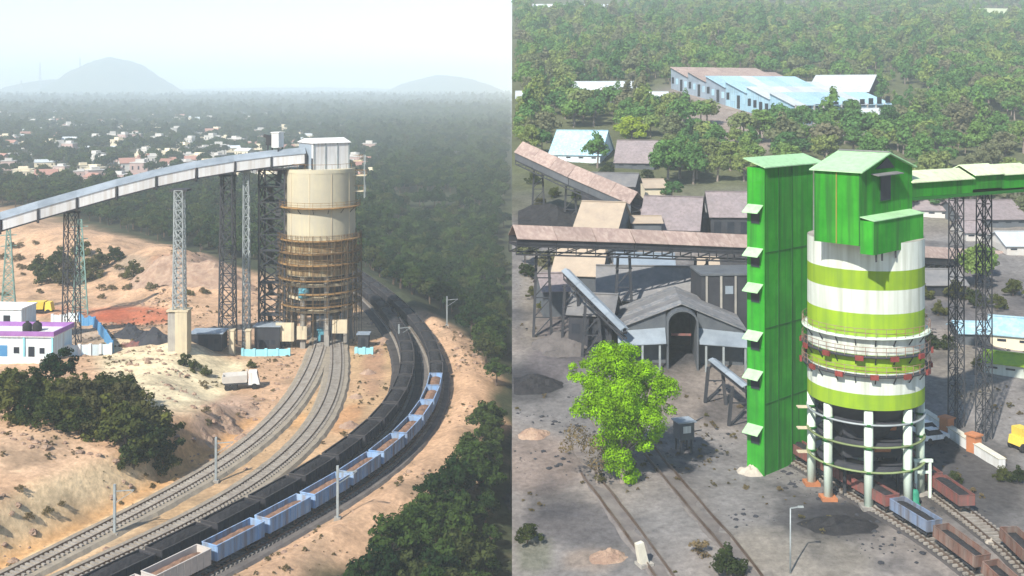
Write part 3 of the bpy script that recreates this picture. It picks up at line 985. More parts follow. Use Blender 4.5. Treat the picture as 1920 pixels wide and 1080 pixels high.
# stair tower beside the silo
st = thing('stair_tower', 'dark steel lattice stair tower against the left side of the cream silo', 'stair tower', (-48.4, 217.5, 0))
lattice(st, (0, 0), 5.2, 5.2, -0.3, 35.4, 11, 0.2, M['dark_steel'], ('column', 'bracing'))
for i in range(1, 12):
    z = i * 3.2
    s = 1 if i % 2 else -1
    fl = MB().box(-2.5, 2.5, min(s * 0.9, s * 2.5), max(s * 0.9, s * 2.5), z - 0.1, z + 0.08)
    fl.build('landing', M['dark_steel'], st)
    f2 = MB().bar((s * 0.9, -s * 1.4, z - 3.1), (s * 0.9, s * 1.0, z), 1.0, 0.16)
    f2.bar((s * 0.4, -s * 1.4, z - 2.2), (s * 0.4, s * 1.0, z + 0.9), 0.06)
    f2.build('stair_flight', M['dark_steel'], st)

# ------------------------------------------------------------------ white conveyor gallery (left)
path = []
for px, py, d in ((-230, 502, 186), (-75, 452, 191), (0, 430, 194), (70, 409, 197), (143, 388, 200), (217, 367, 203), (291, 348, 206), (366, 332, 209), (438, 320, 212), (507, 311, 214.5), (572, 305, 216.5)):
    path.append(at(px, py, d))
cv = thing('conveyor_gallery', 'long white-sided conveyor gallery climbing from the left edge to the cream silo', 'conveyor', path[0])
o0 = path[0]
for i, (a, b) in enumerate(zip(path, path[1:])):
    a, b = a - o0, b - o0
    d = (b - a)
    n = Vector((d.y, -d.x, 0)).normalized()                     # towards the camera
    e = d.normalized()
    W, Hh = 1.9, 1.9
    up = Vector((0, 0, 1))
    g = e * 0.28
    A, B = a + g + n * W, b - g + n * W
    MB().hexa([A, B, B - n * 0.08, A - n * 0.08, A + up * Hh, B + up * Hh, B + up * Hh - n * 0.08, A + up * Hh - n * 0.08]).build('side_panel', M['white_sheet'], cv)
    A, B = a + g - n * W, b - g - n * W
    MB().hexa([A, B, B + n * 0.08, A + n * 0.08, A + up * Hh, B + up * Hh, B + up * Hh + n * 0.08, A + up * Hh + n * 0.08]).build('side_panel', M['white_sheet'], cv)
    rf = MB()
    for s in (1, -1):
        p0, p1 = a + n * s * (W + 0.12) + up * (Hh + 0.02), b + n * s * (W + 0.12) + up * (Hh + 0.02)
        q0, q1 = a + up * (Hh + 1.15), b + up * (Hh + 1.15)
        rf.hexa([p0, p1, q1, q0, p0 + up * 0.09, p1 + up * 0.09, q1 + up * 0.09, q0 + up * 0.09])
    rf.build('roof_sheet', M['roof_grey'], cv)
    MB().bar(a - up * 0.15, b - up * 0.15, 3.7, 0.28).build('floor', M['dark_steel'], cv)
    f = MB()
    f.bar(b + n * (W + 0.05) - up * 0.5, b + n * (W + 0.05) + up * (Hh + 0.1), 0.3, 0.22)
    f.bar(b - n * (W + 0.05) - up * 0.5, b - n * (W + 0.05) + up * (Hh + 0.1), 0.3, 0.22)
    f.bar(b - n * W - up * 0.55, b + n * W - up * 0.55, 0.35, 0.3)
    f.build('portal_frame', M['dark_steel'], cv)

def trestle(px, d, w, label, zt, name='conveyor_trestle', material='dark_steel', bays=9, z0=0.0, r=0.13, group='conveyor trestles'):
    x = (px - 960) / F * d
    zg = ground(x, d)
    t = thing(name, label, 'trestle', (x, d, zg + z0), 0, group)
    lattice(t, (0, 0), w, w * 0.75, -0.3 if z0 == 0 else 0.0, zt - zg - z0, bays, r, M[material])
    MB().bar((-w * 0.6, 0, zt - zg - z0), (w * 0.6, 0, zt - zg - z0), 0.5, 0.45).build('cap_beam', M[material], t)
    return t

zc = lambda px, py, d: at(px, py, d).z - 0.75
trestle(427, 211.5, 2.9, 'dark tall lattice trestle under the white conveyor, nearest the cream silo', zc(427, 322, 211.5), bays=12, r=0.14)
trestle(462, 213, 1.3, 'slim grey lattice trestle under the white conveyor right of the dark trestle', zc(462, 316, 213), material='grey_steel', bays=16, r=0.11)
trestle(134, 199.5, 2.6, 'dark lattice trestle under the white conveyor behind the green pylon', zc(134, 390, 199.5), bays=7, r=0.1)
# grey trestle standing on the cream pier
pp = U(338, 657)
pier = thing('concrete_pier', 'tall cream concrete pier of two blocks carrying the grey lattice trestle', 'pier', pp)
MB().box(-1.9, -0.55, -1.3, 1.3, -0.5, 7.2).build('block', M['grey_concrete'], pier)
MB().box(-0.5, 1.7, -1.5, 1.1, -0.5, 7.4).build('block', M['concrete'], pier)
MB().box(-2.1, 1.9, -1.6, 1.4, 7.4, 7.7).build('cap', M['concrete'], pier)
trd = pp.y
tr = thing('conveyor_trestle', 'grey lattice trestle rising from the cream pier to the white conveyor', 'trestle', (pp.x - 0.1, pp.y - 0.1, pp.z + 7.7), 0, 'conveyor trestles')
lattice(tr, (0, 0), 1.9, 1.5, 0.0, zc(335, 339, 208) - 7.7 - pp.z, 12, 0.12, M['grey_steel'])
MB().box(-1.6, 1.6, -0.8, 2.2, zc(335, 339, 208) - 7.9 - pp.z, zc(335, 339, 208) - 7.5 - pp.z).build('cap_beam', M['dark_steel'], tr)
for px, w in ((435, 1.0), (466, 0.9)):
    p = U(px, 664)
    t = thing('concrete_pier', 'slim cream concrete pier %s the cyan wall' % ('left of' if px == 435 else 'rising behind'), 'pier', p, 0, 'slim concrete piers')
    MB().box(-w / 2, w / 2, -0.5, 0.5, -0.4, 4.6).build('shaft', M['concrete'], t)
    MB().box(-w / 2 - 0.12, w / 2 + 0.12, -0.62, 0.62, 4.6, 4.85).build('cap', M['concrete'], t)

# drive cabin on the gallery
c = at(516, 290, 215.5)
cb = thing('drive_cabin', 'small white cabin with a dark boom above the conveyor beside the silo', 'cabin', c, R(-20))
MB().box(-0.2, 1.4, -1.0, 1.0, 1.5, 4.4).build('cabin_wall', M['white_paint'], cb)
MB().box(-0.35, 1.55, -1.15, 1.15, 4.4, 4.6).build('roof', M['white_paint'], cb)
MB().box(-1.7, -0.25, -0.8, 0.8, 1.9, 3.9).build('machine_box', M['dark_steel'], cb)
MB().bar((-2.6, 0, 3.8), (-0.2, 0, 3.3), 0.5, 0.6).build('boom', M['dark_steel'], cb)
for x in (-1.2, 1.2):
    for y in (-0.8, 0.8):
        MB().box(x - 0.1, x + 0.1, y - 0.1, y + 0.1, -0.6, 1.9).build('leg', M['dark_steel'], cb)

# ------------------------------------------------------------------ yard at the foot of the cream silo
def wall_run(p, q, h, th, material, name, label, cat='wall', panels=4, cap=None, group=None):
    p, q = Vector(p), Vector(q)
    t = thing(name, label, cat, p, 0, group)
    d = q - p
    for i in range(panels):
        a, b = d * (i / panels) + d.normalized() * 0.06, d * ((i + 1) / panels) - d.normalized() * 0.06
        a.z = ground(p.x + a.x, p.y + a.y) - p.z
        b.z = ground(p.x + b.x, p.y + b.y) - p.z
        MB().bar(a + Vector((0, 0, h / 2 - 0.15)), b + Vector((0, 0, h / 2 - 0.15)), th, h + 0.3).build('panel', material, t)
    for i in range(panels + 1):
        a = d * (i / panels)
        a.z = ground(p.x + a.x, p.y + a.y) - p.z
        MB().box(a.x - th, a.x + th, a.y - th, a.y + th, a.z - 0.3, a.z + h + 0.15).build('post', cap or material, t)
    return t

wall_run(U(455, 667), U(542, 667), 1.3, 0.25, M['cyan_wall'], 'low_wall', 'low bright cyan wall left of the silo tracks')
wall_run(U(668, 664), U(697, 664), 1.2, 0.3, M['cyan_wall'], 'low_wall', 'short bright cyan wall right of the silo tracks', panels=2)
def booth(px, py, w, d, h, wall, roof, name, label, cat, rz=0.0, door=True, group=None, win=2):
    t = thing(name, label, cat, U(px, py), rz, group)
    MB().box(-w / 2, w / 2, -d / 2, d / 2, -0.4, h).build('wall', wall, t)
    MB().box(-w / 2 - 0.25, w / 2 + 0.25, -d / 2 - 0.25, d / 2 + 0.25, h, h + 0.2).build('roof', roof, t)
    if door:
        MB().box(-0.4, 0.4, -d / 2 - 0.04, -d / 2, 0, 2.0).build('door', M['glass_dark'], t)
    for i in range(win):
        x = -w / 2 + (i + 0.5) * w / win
        if abs(x) > 0.7:
            MB().box(x - 0.4, x + 0.4, -d / 2 - 0.05, -d / 2, 1.1, 2.0).build('window', M['glass_dark'], t)
    return t
booth(606, 645, 1.9, 1.6, 3.0, M['teal'], M['teal'], 'control_booth', 'teal control booth between the tracks under the cream silo', 'booth', win=0)
booth(682, 650, 2.2, 2.0, 2.6, M['coal_wall'], M['blue_sheet'], 'site_hut', 'dark blue site hut above the short cyan wall', 'hut', win=0)
booth(392, 650, 6.0, 4.0, 2.9, M['coal_wall'], M['blue_sheet'], 'pump_shed', 'dark low pump shed between the piers', 'shed', win=3)
booth(505, 652, 5.0, 4.0, 4.6, M['coal_wall'], M['roof_grey'], 'switch_shed', 'dark shed with pale blue roof behind the cyan wall', 'shed', win=2)
tk = thing('water_tank', 'round teal tank hanging in the open frame below the silo drum', 'tank', (SX - 2.2, SY - 6.0, 9.6 + 0.5))
MB().lathe([(0.01, 0), (1.0, 0.0), (1.15, 0.2), (1.15, 1.7), (0.9, 2.0), (0.01, 2.05)], 20).build('shell', M['teal'], tk)
MB().ring(1.16, 0.05, 1.0, 20).build('hoop', M['dark_steel'], tk)

# dark spoil heaps along the yard edge
def heap(name, label, cat, p, rx, ry, h, material, seed=0, group=None, n=16):
    t = MB()
    for j in range(n + 1):
        for i in range(n + 1):
            u, v = -1 + 2 * i / n, -1 + 2 * j / n
            r = min(1.0, math.hypot(u, v) * (1 + 0.25 * noise.noise(Vector((u * 2 + seed, v * 2, seed)))))
            z = h * (1 - r) ** 0.85 * (1 + 0.45 * noise.noise(Vector((u * 4 + seed, v * 4, seed * 2.0))))
            t.v.append((u * rx, v * ry, z - 0.12 + ground(p[0] + u * rx, p[1] + v * ry) - p[2]))
    for j in range(n):
        for i in range(n):
            a = j * (n + 1) + i
            t.f.append((a, a + 1, a + n + 2, a + n + 1)); t.sm.append(False)
    o = t.build(name, material, fix=False)
    o.location = p
    tag(o, label, cat, group)
    if group:
        counted(o, label)
    return o

heap('spoil_heap', 'dark purple-grey spoil heap left of the cream pier', 'spoil heap', U(285, 640), 4.2, 3.0, 2.6, M['coal_wall'], 1)
heap('spoil_heap', 'dark spoil heap beside the blue-walled compound', 'spoil heap', U(245, 628), 3.6, 2.6, 2.2, M['coal_wall'], 2)
heap('spoil_heap', 'reddish rubble heap below the red soil', 'spoil heap', U(250, 648), 3.0, 1.6, 1.0, M['wagon_red'], 3)
heap('spoil_heap', 'brown stony heap in the sandy bank behind the pier', 'spoil heap', U(310, 515), 9, 7, 5.0, M['dirt_brown'], 4)
heap('spoil_heap', 'grey-brown stony heap behind the dark trestle', 'spoil heap', U(395, 520), 12, 8, 4.5, M['dirt_brown'], 5)
for i, (px, py, r, h) in enumerate(((430, 800, 2.2, 1.5), (412, 775, 1.8, 1.3), (395, 830, 1.6, 1.0), (470, 765, 1.5, 1.1), (455, 822, 1.4, 0.9), (690, 700, 1.6, 1.0), (655, 800, 1.8, 1.1), (668, 745, 1.4, 0.8), (345, 1000, 1.0, 0.7), (720, 640, 1.6, 1.0))):
    heap('rubble_pile', ['low brown rubble pile left of the khaki tracks', 'low brown rubble pile beside the black train'][px > 600], 'rubble', U(px, py), r, r * 0.8, h, M['dirt_brown'], 10 + i, 'rubble piles beside the tracks', 10)

# white truck on the sand
tp = U(455, 728)
tr_ = thing('tipper_truck', 'dusty white tipper truck parked on the sand left of the tracks', 'truck', tp, R(12))
MB().box(-3.1, 0.9, -1.2, 1.2, 1.0, 1.25).build('chassis', M['dark_steel'], tr_)
b = MB(); b.box(-3.2, 0.7, -1.25, 1.25, 1.3, 1.4)
for s in (-1, 1):
    b.hexa([(-3.3, s * 1.15, 1.4), (0.75, s * 1.15, 1.4), (0.75, s * 1.25, 1.4), (-3.3, s * 1.25, 1.4), (-3.4, s * 1.3, 2.5), (0.8, s * 1.3, 2.6), (0.8, s * 1.4, 2.6), (-3.4, s * 1.4, 2.5)])
b.box(0.65, 0.8, -1.3, 1.3, 1.4, 3.0); b.box(-3.4, -3.25, -1.3, 1.3, 1.4, 2.3)
b.build('tipper_body', M['plaster_white'], tr_)
MB().hexa([(1.0, -1.15, 0.8), (2.9, -1.15, 0.8), (2.9, 1.15, 0.8), (1.0, 1.15, 0.8), (1.0, -1.05, 2.9), (2.4, -1.05, 2.9), (2.4, 1.05, 2.9), (1.0, 1.05, 2.9)]).build('cab', M['white_paint'], tr_)
MB().hexa([(2.66, -1.0, 1.9), (2.72, -1.0, 1.9), (2.72, 1.0, 1.9), (2.66, 1.0, 1.9), (2.46, -0.95, 2.7), (2.52, -0.95, 2.7), (2.52, 0.95, 2.7), (2.46, 0.95, 2.7)]).build('windscreen', M['glass_dark'], tr_)
for x in (-2.5, -1.3, 2.0):
    for s in (-1, 1):
        MB().tube((x, s * 0.85, 0.5), (x, s * 1.2, 0.5), 0.52, n=14).build('wheel', M['black'], tr_)

# ------------------------------------------------------------------ pale blue buildings and compound (left)
def block(parent, x0, x1, y0, y1, z0, z1, material, name='wall'):
    return MB().box(x0, x1, y0, y1, z0, z1).build(name, material, parent)

bp = U(100, 676)
ob = thing('office_building', 'pale blue single-storey building with a purple parapet band at the left edge', 'building', bp, R(-3))
W = 14.0
block(ob, -W, 0, 0, 7.0, -0.6, 4.1, M['pale_blue'])
block(ob, -W - 0.2, 0.25, -0.35, 7.2, 4.1, 4.3, M['white_paint'], 'roof_slab')
block(ob, -W - 0.22, 0.3, -0.42, -0.2, 4.3, 5.1, M['purple'], 'parapet_band')
block(ob, 0.06, 0.3, -0.2, 7.2, 4.3, 5.1, M['purple'], 'parapet_band')
block(ob, -W - 0.22, 0.3, 7.2, 7.4, 4.3, 5.1, M['purple'], 'parapet_band')
for x, w, z0, z1, m, nm in ((-9.2, 1.9, 0.3, 2.6, 'blue_wall', 'shutter'), (-6.6, 1.0, 1.2, 2.3, 'glass_dark', 'window'), (-3.9, 1.1, 0.0, 2.4, 'glass_dark', 'door'), (-2.0, 0.9, 1.2, 2.2, 'glass_dark', 'window'), (-12.2, 1.0, 1.2, 2.3, 'glass_dark', 'window')):
    f = block(ob, x - w / 2 - 0.1, x + w / 2 + 0.1, -0.06, 0.0, z0 - 0.1 if z0 > 0.5 else z0, z1 + 0.1, M['white_paint'], nm)
    MB().box(x - w / 2, x + w / 2, -0.1, -0.06, z0, z1).build('pane', M[m], f)
for x in (-10.6, -5.2, -0.15):
    block(ob, x - 0.15, x + 0.15, -0.22, 0.0, -0.4, 4.1, M['cyan_wall'], 'pilaster')
block(ob, -W, -0.5, -2.2, -2.0, -0.6, 1.1, M['white_paint'], 'front_wall')
for i, (x, y) in enumerate(((-6.2, 3.6), (-4.6, 4.0))):
    t = thing('roof_tank', 'black plastic water tank on the purple-banded roof, %s of two' % ('left' if i == 0 else 'right'), 'tank', bp + Vector((x, y, 4.3)), 0, 'roof water tanks')
    MB().lathe([(0.01, 0), (0.75, 0), (0.8, 0.1), (0.8, 1.2), (0.5, 1.5), (0.25, 1.6), (0.25, 1.7), (0.01, 1.7)], 18).build('shell', M['black'], t)
    MB().lathe([(0.01, 1.7), (0.3, 1.7), (0.3, 1.8), (0.01, 1.8)], 14).build('lid', M['black'], t)
bq = U(40, 612)
ob2 = thing('store_building', 'white flat-roofed store behind the purple-banded building', 'building', bq, R(-3))
block(ob2, -9, 0, 0, 6, -0.6, 3.4, M['pale_blue'])
block(ob2, -9.2, 0.2, -0.3, 6.2, 3.4, 3.65, M['white_paint'], 'roof_slab')
for x in (-6.5, -3.0):
    block(ob2, x - 0.7, x + 0.7, -0.06, 0.0, 0.9, 2.2, M['glass_dark'], 'window')
y2 = U(75, 588)
yt = thing('yellow_truck', 'yellow dump truck parked behind the pale blue buildings', 'truck', y2, R(5))
MB().hexa([(-2.6, -1.2, 1.2), (1.0, -1.2, 1.2), (1.0, 1.2, 1.2), (-2.6, 1.2, 1.2), (-3.0, -1.35, 2.7), (1.3, -1.35, 2.9), (1.3, 1.35, 2.9), (-3.0, 1.35, 2.7)]).build('dump_body', M['yellow'], yt)
MB().hexa([(1.4, -1.1, 0.8), (3.0, -1.1, 0.8), (3.0, 1.1, 0.8), (1.4, 1.1, 0.8), (1.4, -1.0, 2.7), (2.6, -1.0, 2.7), (2.6, 1.0, 2.7), (1.4, 1.0, 2.7)]).build('cab', M['yellow'], yt)
MB().box(-2.4, 2.8, -0.8, 0.8, 0.7, 1.15).build('chassis', M['dark_steel'], yt)
for x in (-1.7, 2.1):
    for s in (-1, 1):
        MB().tube((x, s * 0.85, 0.55), (x, s * 1.25, 0.55), 0.6, n=14).build('wheel', M['black'], yt)
c1, c2, c3, c4 = U(103, 668), U(208, 664), U(150, 604), U(98, 606)
wall_run(c1 + Vector((0.6, 0, 0)), c2, 1.9, 0.22, M['pale_blue'], 'compound_wall', 'pale blue front wall of the walled compound', panels=5, cap=M['white_paint'])
wall_run(c2 + Vector((0, 0.6, 0)), c3, 2.1, 0.22, M['blue_wall'], 'compound_wall', 'deep blue side wall of the walled compound', panels=6, cap=M['blue_wall'])
wall_run(c3 - Vector((0.6, 0, 0)), c4, 1.9, 0.22, M['pale_blue'], 'compound_wall', 'pale blue rear wall of the walled compound', panels=3, cap=M['white_paint'])

# pale green transmission pylons
def pylon(px, py, ptop, w, label):
    p = U(px, py)
    h = (py - ptop) / F * p.y
    t = thing('lattice_pylon', label, 'pylon', p, R(20), 'pale green lattice pylons')
    lattice(t, (0, 0), w, 0.7, -0.3, h, 10, 0.12, M['green_steel'])
    for k in (0.80, 0.93):
        MB().bar((-1.7, 0, h * k), (1.7, 0, h * k), 0.14, 0.2).build('cross_arm', M['green_steel'], t)
pylon(150, 592, 412, 3.4, 'pale green lattice pylon on the red soil, right of the two')
pylon(16, 585, 430, 3.0, 'pale green lattice pylon at the left edge, left of the two')
for px, top in ((75, 118), (150, 108), (282, 130), (40, 150)):
    x = (px - 960) / F * 5600
    t = thing('distant_pylon', 'faint hazy lattice mast beside the cone-shaped hill', 'pylon', (x, 5600, 0), 0, 'faint masts in the haze')
    counted(t, 'faint hazy lattice mast beside the cone-shaped hill')
    lattice(t, (0, 0), 16, 3, 0, CH - (top - HZ) / F * 5600, 8, 0.7, M['grey_steel'])

# ------------------------------------------------------------------ striped silo (right)
RX, RY, RZ = SILO_R[0], SILO_R[1], PAD_Z
rs = thing('loading_silo', 'round silo striped lime green and white standing on pale green columns', 'silo', (RX, RY, RZ))
DR = 6.07
lv = [36.0, 33.1, 31.1, 28.65, 26.3, 24.4, 22.5, 20.3, 18.7]
for i in range(8):
    m = M['white_band'] if i % 2 == 0 else M['lime']
    tag(MB().lathe([(DR, lv[i + 1] - RZ), (DR, lv[i] - RZ)], 72).build('drum_band', m, rs, fix=False), '%s painted band of the silo drum' % ('white' if i % 2 == 0 else 'lime green'))
MB().lathe([(DR - 0.02, lv[0] - RZ), (0.01, lv[0] - RZ + 0.4)], 72).build('drum_roof', M['grey_concrete'], rs)
MB().lathe([(DR, 18.7 - RZ), (DR - 0.5, 18.5 - RZ), (1.5, 13.6 - RZ), (1.4, 12.6 - RZ)], 40).build('hopper', M['coal_wall'], rs)
for z, w, m in ((26.1, 0.6, 'pale_green'), (24.2, 0.62, 'dark_steel'), (22.2, 0.62, 'dark_steel')):
    z -= RZ
    d = MB().lathe([(DR + 0.01, z), (DR + w, z), (DR + w, z + 0.16), (DR + 0.01, z + 0.16)], 72).build('ring_walkway', M[m], rs)
    rl = MB()
    for k in (0.5, 0.95):
        rl.ring(DR + w - 0.05, 0.03, z + 0.16 + k, 72)
    for i in range(40):
        a = 2 * math.pi * i / 40
        x, y = (DR + w - 0.05) * math.cos(a), (DR + w - 0.05) * math.sin(a)
        rl.bar((x, y, z + 0.1), (x, y, z + 1.1), 0.045)
    tag(rl.build('railing', M['wagon_brown'], d), kind='stuff')
    br = MB()
    for i in range(20):
        a = 2 * math.pi * (i + 0.5) / 20
        c, s = math.cos(a), math.sin(a)
        br.bar(((DR + 0.02) * c, (DR + 0.02) * s, z - 0.75), ((DR + w - 0.1) * c, (DR + w - 0.1) * s, z - 0.04), 0.09)
    tag(br.build('brackets', M['dark_steel'], d), kind='stuff')
for z, off in ((24.2, 0.12), (22.3, 0.34)):
    for i in range(12):
        a = 2 * math.pi * i / 12 + off
        rr = DR + 0.72
        o = MB().box(-0.12, 0.12, -0.42, 0.42, -0.3, 0.2).build('red_box', M['red_lamp'], rs)
        o.location = (rr * math.cos(a), rr * math.sin(a), z - RZ + 0.05)
        o.rotation_euler = (0, 0, a)
LEG_R = 5.62
for i in range(8):
    a = -1.83 + i * math.pi / 4
    o = MB().tube((0, 0, -0.5), (0, 0, 18.55 - RZ), 0.46, n=14).build('column', M['pale_green'], rs)
    o.location = (LEG_R * math.cos(a), LEG_R * math.sin(a), 0)
    o = MB().box(-0.8, 0.8, -0.8, 0.8, -0.5, 0.35).build('column_base', M['orange'] if i in (6, 7) else M['grey_concrete'], rs)
    o.location = (LEG_R * math.cos(a), LEG_R * math.sin(a), 0)
    for z in (17.0, 14.6, 12.1):
        q = MB().lathe([(0.53, z - RZ), (0.58, z - RZ), (0.58, z - RZ + 0.25), (0.53, z - RZ + 0.25)], 14).build('collar', M['green_trim'], rs)
        q.location = (LEG_R * math.cos(a), LEG_R * math.sin(a), 0)
M['olive_steel'] = mat('olive_steel', (0.22, 0.28, 0.12), (0.16, 0.2, 0.1), 0.8, 0.7)
for z, m in ((17.1, 'grey_steel'), (14.8, 'olive_steel'), (12.2, 'olive_steel')):
    MB().lathe([(LEG_R + 0.3, z - RZ), (LEG_R + 0.55, z - RZ), (LEG_R + 0.55, z - RZ + 0.16), (LEG_R + 0.3, z - RZ + 0.16), (LEG_R + 0.3, z - RZ)], 48).build('ring_beam', M[m], rs)
    MB().lathe([(2.0, z - RZ - 0.3), (LEG_R - 0.6, z - RZ - 0.3), (LEG_R - 0.6, z - RZ - 0.1), (2.0, z - RZ - 0.1), (2.0, z - RZ - 0.3)], 32).build('inner_deck', M['coal_wall'], rs)
    for i in range(1):
        a = 3.0
        x0, y0 = (LEG_R + 0.4) * math.cos(a), (LEG_R + 0.4) * math.sin(a)
        MB().box(x0 - 1.2, x0 + 0.2, y0 - 0.4, y0 + 0.4, z - RZ - 0.05, z - RZ + 0.05).build('landing', M['concrete'], rs)
for i, (x, y, z) in enumerate(((1.6, -2.4, 16.0), (0.8, -3.0, 13.9))):
    o = MB().tube((-0.8, 0, 0), (0.8, 0, 0), 0.45, n=14).build('drive_motor', M['orange'], rs)
    o.location = (x, y, z - RZ)
MB().box(-3.1, 3.1, -2.2, 3.4, 4.2, 9.6).build('loading_chamber', M['coal_wall'], rs)
for x in (-3.0, 2.7):
    for y in (-2.1, 3.0):
        MB().box(x, x + 0.3, y, y + 0.3, -0.4, 4.2).build('chamber_post', M['coal_wall'], rs)
# pale green frame and green pump at the right-hand column
gf = thing('gate_frame', 'pale green steel gate frame beside the right column of the striped silo', 'frame', U(1708, 935))
for x in (0.5, 2.0):
    MB().box(x - 0.13, x + 0.13, -0.13, 0.13, -0.3, 3.9).build('post', M['pale_green'], gf)
MB().box(0.3, 2.3, -0.16, 0.16, 3.9, 4.2).build('top_beam', M['pale_green'], gf)
MB().box(0.63, 1.87, -0.1, 0.1, 2.7, 2.95).build('mid_beam', M['pale_green'], gf)
gp = thing('green_valve', 'small dark green machine standing beside the wagons at the silo foot', 'machine', U(1716, 948))
MB().lathe([(0.01, 0), (0.55, 0), (0.55, 0.2), (0.4, 0.3), (0.42, 1.3), (0.25, 1.7), (0.01, 1.75)], 14).build('housing', mat('valve_green', (0.03, 0.26, 0.16), (0.03, 0.2, 0.13), 1.0, 0.5), gp)
MB().tube((0, 0, 1.7), (0, 0, 2.3), 0.09, n=8).build('stem', M['dark_steel'], gp)

# green head house and lift shaft
E30, E40 = R(30), R(43)
gh = thing('head_house', 'bright green sheeted head house with a gabled roof on top of the striped silo', 'head house', (35.1, 107.5, 36.05), E40)
XW, YW, EH = 11.0, 5.2, 7.5
MB().box(0, XW, 0, YW, 0, EH).build('wall', M['green_dark'], gh)
MB().prism([(0.0, EH), (XW, EH), (XW / 2, EH + 1.55)], 'y', 0.02, YW - 0.02).build('gable', M['green_dark'], gh)
for s, nm in ((0, 'roof_slope'), (1, 'roof_slope')):
    x0, x1 = (-0.35, XW / 2) if s == 0 else (XW + 0.35, XW / 2)
    zz = EH - 0.12
    MB().hexa([(x0, -0.4, zz), (x1, -0.4, EH + 1.6), (x1, YW + 0.4, EH + 1.6), (x0, YW + 0.4, zz), (x0, -0.4, zz + 0.14), (x1, -0.4, EH + 1.74), (x1, YW + 0.4, EH + 1.74), (x0, YW + 0.4, zz + 0.14)]).build(nm, M['green_roof'], gh)
MB().box(XW / 2 - 0.2, XW / 2 + 0.2, -0.3, YW + 0.3, EH + 1.72, EH + 1.86).build('ridge_cap', M['dusty_roof'], gh)
w_ = MB().box(3.9, 6.2, -0.06, 0.0, 4.2, 6.9).build('window', M['green_trim'], gh)
MB().box(4.0, 6.1, -0.1, -0.06, 4.3, 6.8).build('pane', M['glass_dark'], w_)
MB().hexa([(2.2, -0.8, 6.95), (7.6, -0.8, 6.95), (7.6, 0.0, 7.1), (2.2, 0.0, 7.1), (2.2, -0.8, 7.03), (7.6, -0.8, 7.03), (7.6, 0.0, 7.18), (2.2, 0.0, 7.18)]).build('window_hood', M['dusty_roof'], gh)
MB().prism([(3.0, EH + 0.1), (7.0, EH + 0.1), (XW / 2, EH + 1.2)], 'y', -0.06, 0.02).build('gable_vent', M['glass_dark'], gh)
MB().box(-0.02, XW - 0.5, -1.5, -0.001, -0.75, 2.6).build('lower_bay', M['green_dark'], gh)
MB().hexa([(-0.1, -1.6, 2.6), (XW - 0.45, -1.6, 2.6), (XW - 0.45, 0.0, 2.9), (-0.1, 0.0, 2.9), (-0.1, -1.6, 2.68), (XW - 0.45, -1.6, 2.68), (XW - 0.45, 0.0, 2.98), (-0.1, 0.0, 2.98)]).build('bay_roof', M['green_roof'], gh)
for y in (0.02, 2.6, YW - 0.12):
    MB().box(-0.07, 0.0, y, y + 0.1, 0.0, EH - 0.1).build('cover_strip', M['green_trim'] if y != 2.6 else mat('rust_strip', (0.28, 0.2, 0.05), (0.2, 0.2, 0.05)), gh)
for x in (XW / 4, XW / 2, 3 * XW / 4):
    MB().box(x - 0.05, x + 0.05, -0.04, 0.0, 3.2, 4.0).build('cover_strip', M['green_trim'], gh)
MB().box(XW, XW + 0.08, 0.1, YW - 0.1, EH - 0.3, EH - 0.1).build('cover_strip', M['green_trim'], gh)
bw = MB()
for x in (0.6, 1.8, 4.6, 6.4):
    bw.bar((x, -1.4, -1.5), (x, -1.4, -0.7), 0.14)
tag(bw.build('hanger_brackets', M['dark_steel'], gh), kind='stuff')

sc_ = Vector((28.3, 119.8, hR(28.3, 119.8)))
sh = thing('lift_shaft', 'tall dark green sheeted lift shaft with small canopies standing left of the striped silo', 'shaft', sc_, E40)
SH_, SXW, SYW = 43.0 - sc_.z, 10.2, 2.25
lvls = [0.4] + [z - sc_.z for z in (13.6, 19.8, 24.2, 29.6, 33.6, 38.5)] + [SH_]
MB().box(0, SXW, 0, SYW, -1.2, SH_).build('wall', M['green_dark'], sh)
MB().hexa([(-0.3, -0.35, SH_), (SXW + 2.0, -0.35, SH_), (SXW + 2.0, SYW + 0.3, SH_ + 0.95), (-0.3, SYW + 0.3, SH_ + 0.95), (-0.3, -0.35, SH_ + 0.12), (SXW + 2.0, -0.35, SH_ + 0.12), (SXW + 2.0, SYW + 0.3, SH_ + 1.07), (-0.3, SYW + 0.3, SH_ + 1.07)]).build('roof', M['green_roof'], sh)
for z in (13.6, 19.8, 24.2, 29.6, 33.6, 38.5):
    zz = z - sc_.z
    MB().hexa([(-1.15, 0.1, zz - 0.55), (0.0, 0.1, zz + 0.25), (0.0, SYW - 0.1, zz + 0.25), (-1.15, SYW - 0.1, zz - 0.55), (-1.15, 0.1, zz - 0.46), (0.0, 0.1, zz + 0.34), (0.0, SYW - 0.1, zz + 0.34), (-1.15, SYW - 0.1, zz - 0.46)]).build('canopy', M['green_roof'], sh)
    f = MB().box(-0.05, 0.0, 0.5, SYW - 0.5, zz - 1.9, zz - 0.6).build('window', M['green_trim'], sh)
    MB().box(-0.08, -0.05, 0.6, SYW - 0.6, zz - 1.8, zz - 0.7).build('pane', M['glass_dark'], f)
for x in (0.02, 2.8, 5.6):
    MB().box(x, x + 0.12, -0.07, 0.0, -0.5, SH_ - 0.1).build('cover_strip', M['green_trim'] if x > 1 else M['green_dark'], sh)
for z in (8.0, 16.5, 25.0):
    MB().box(0.15, SXW, -0.05, -0.01, z, z + 0.08).build('cover_strip', M['green_trim'], sh)

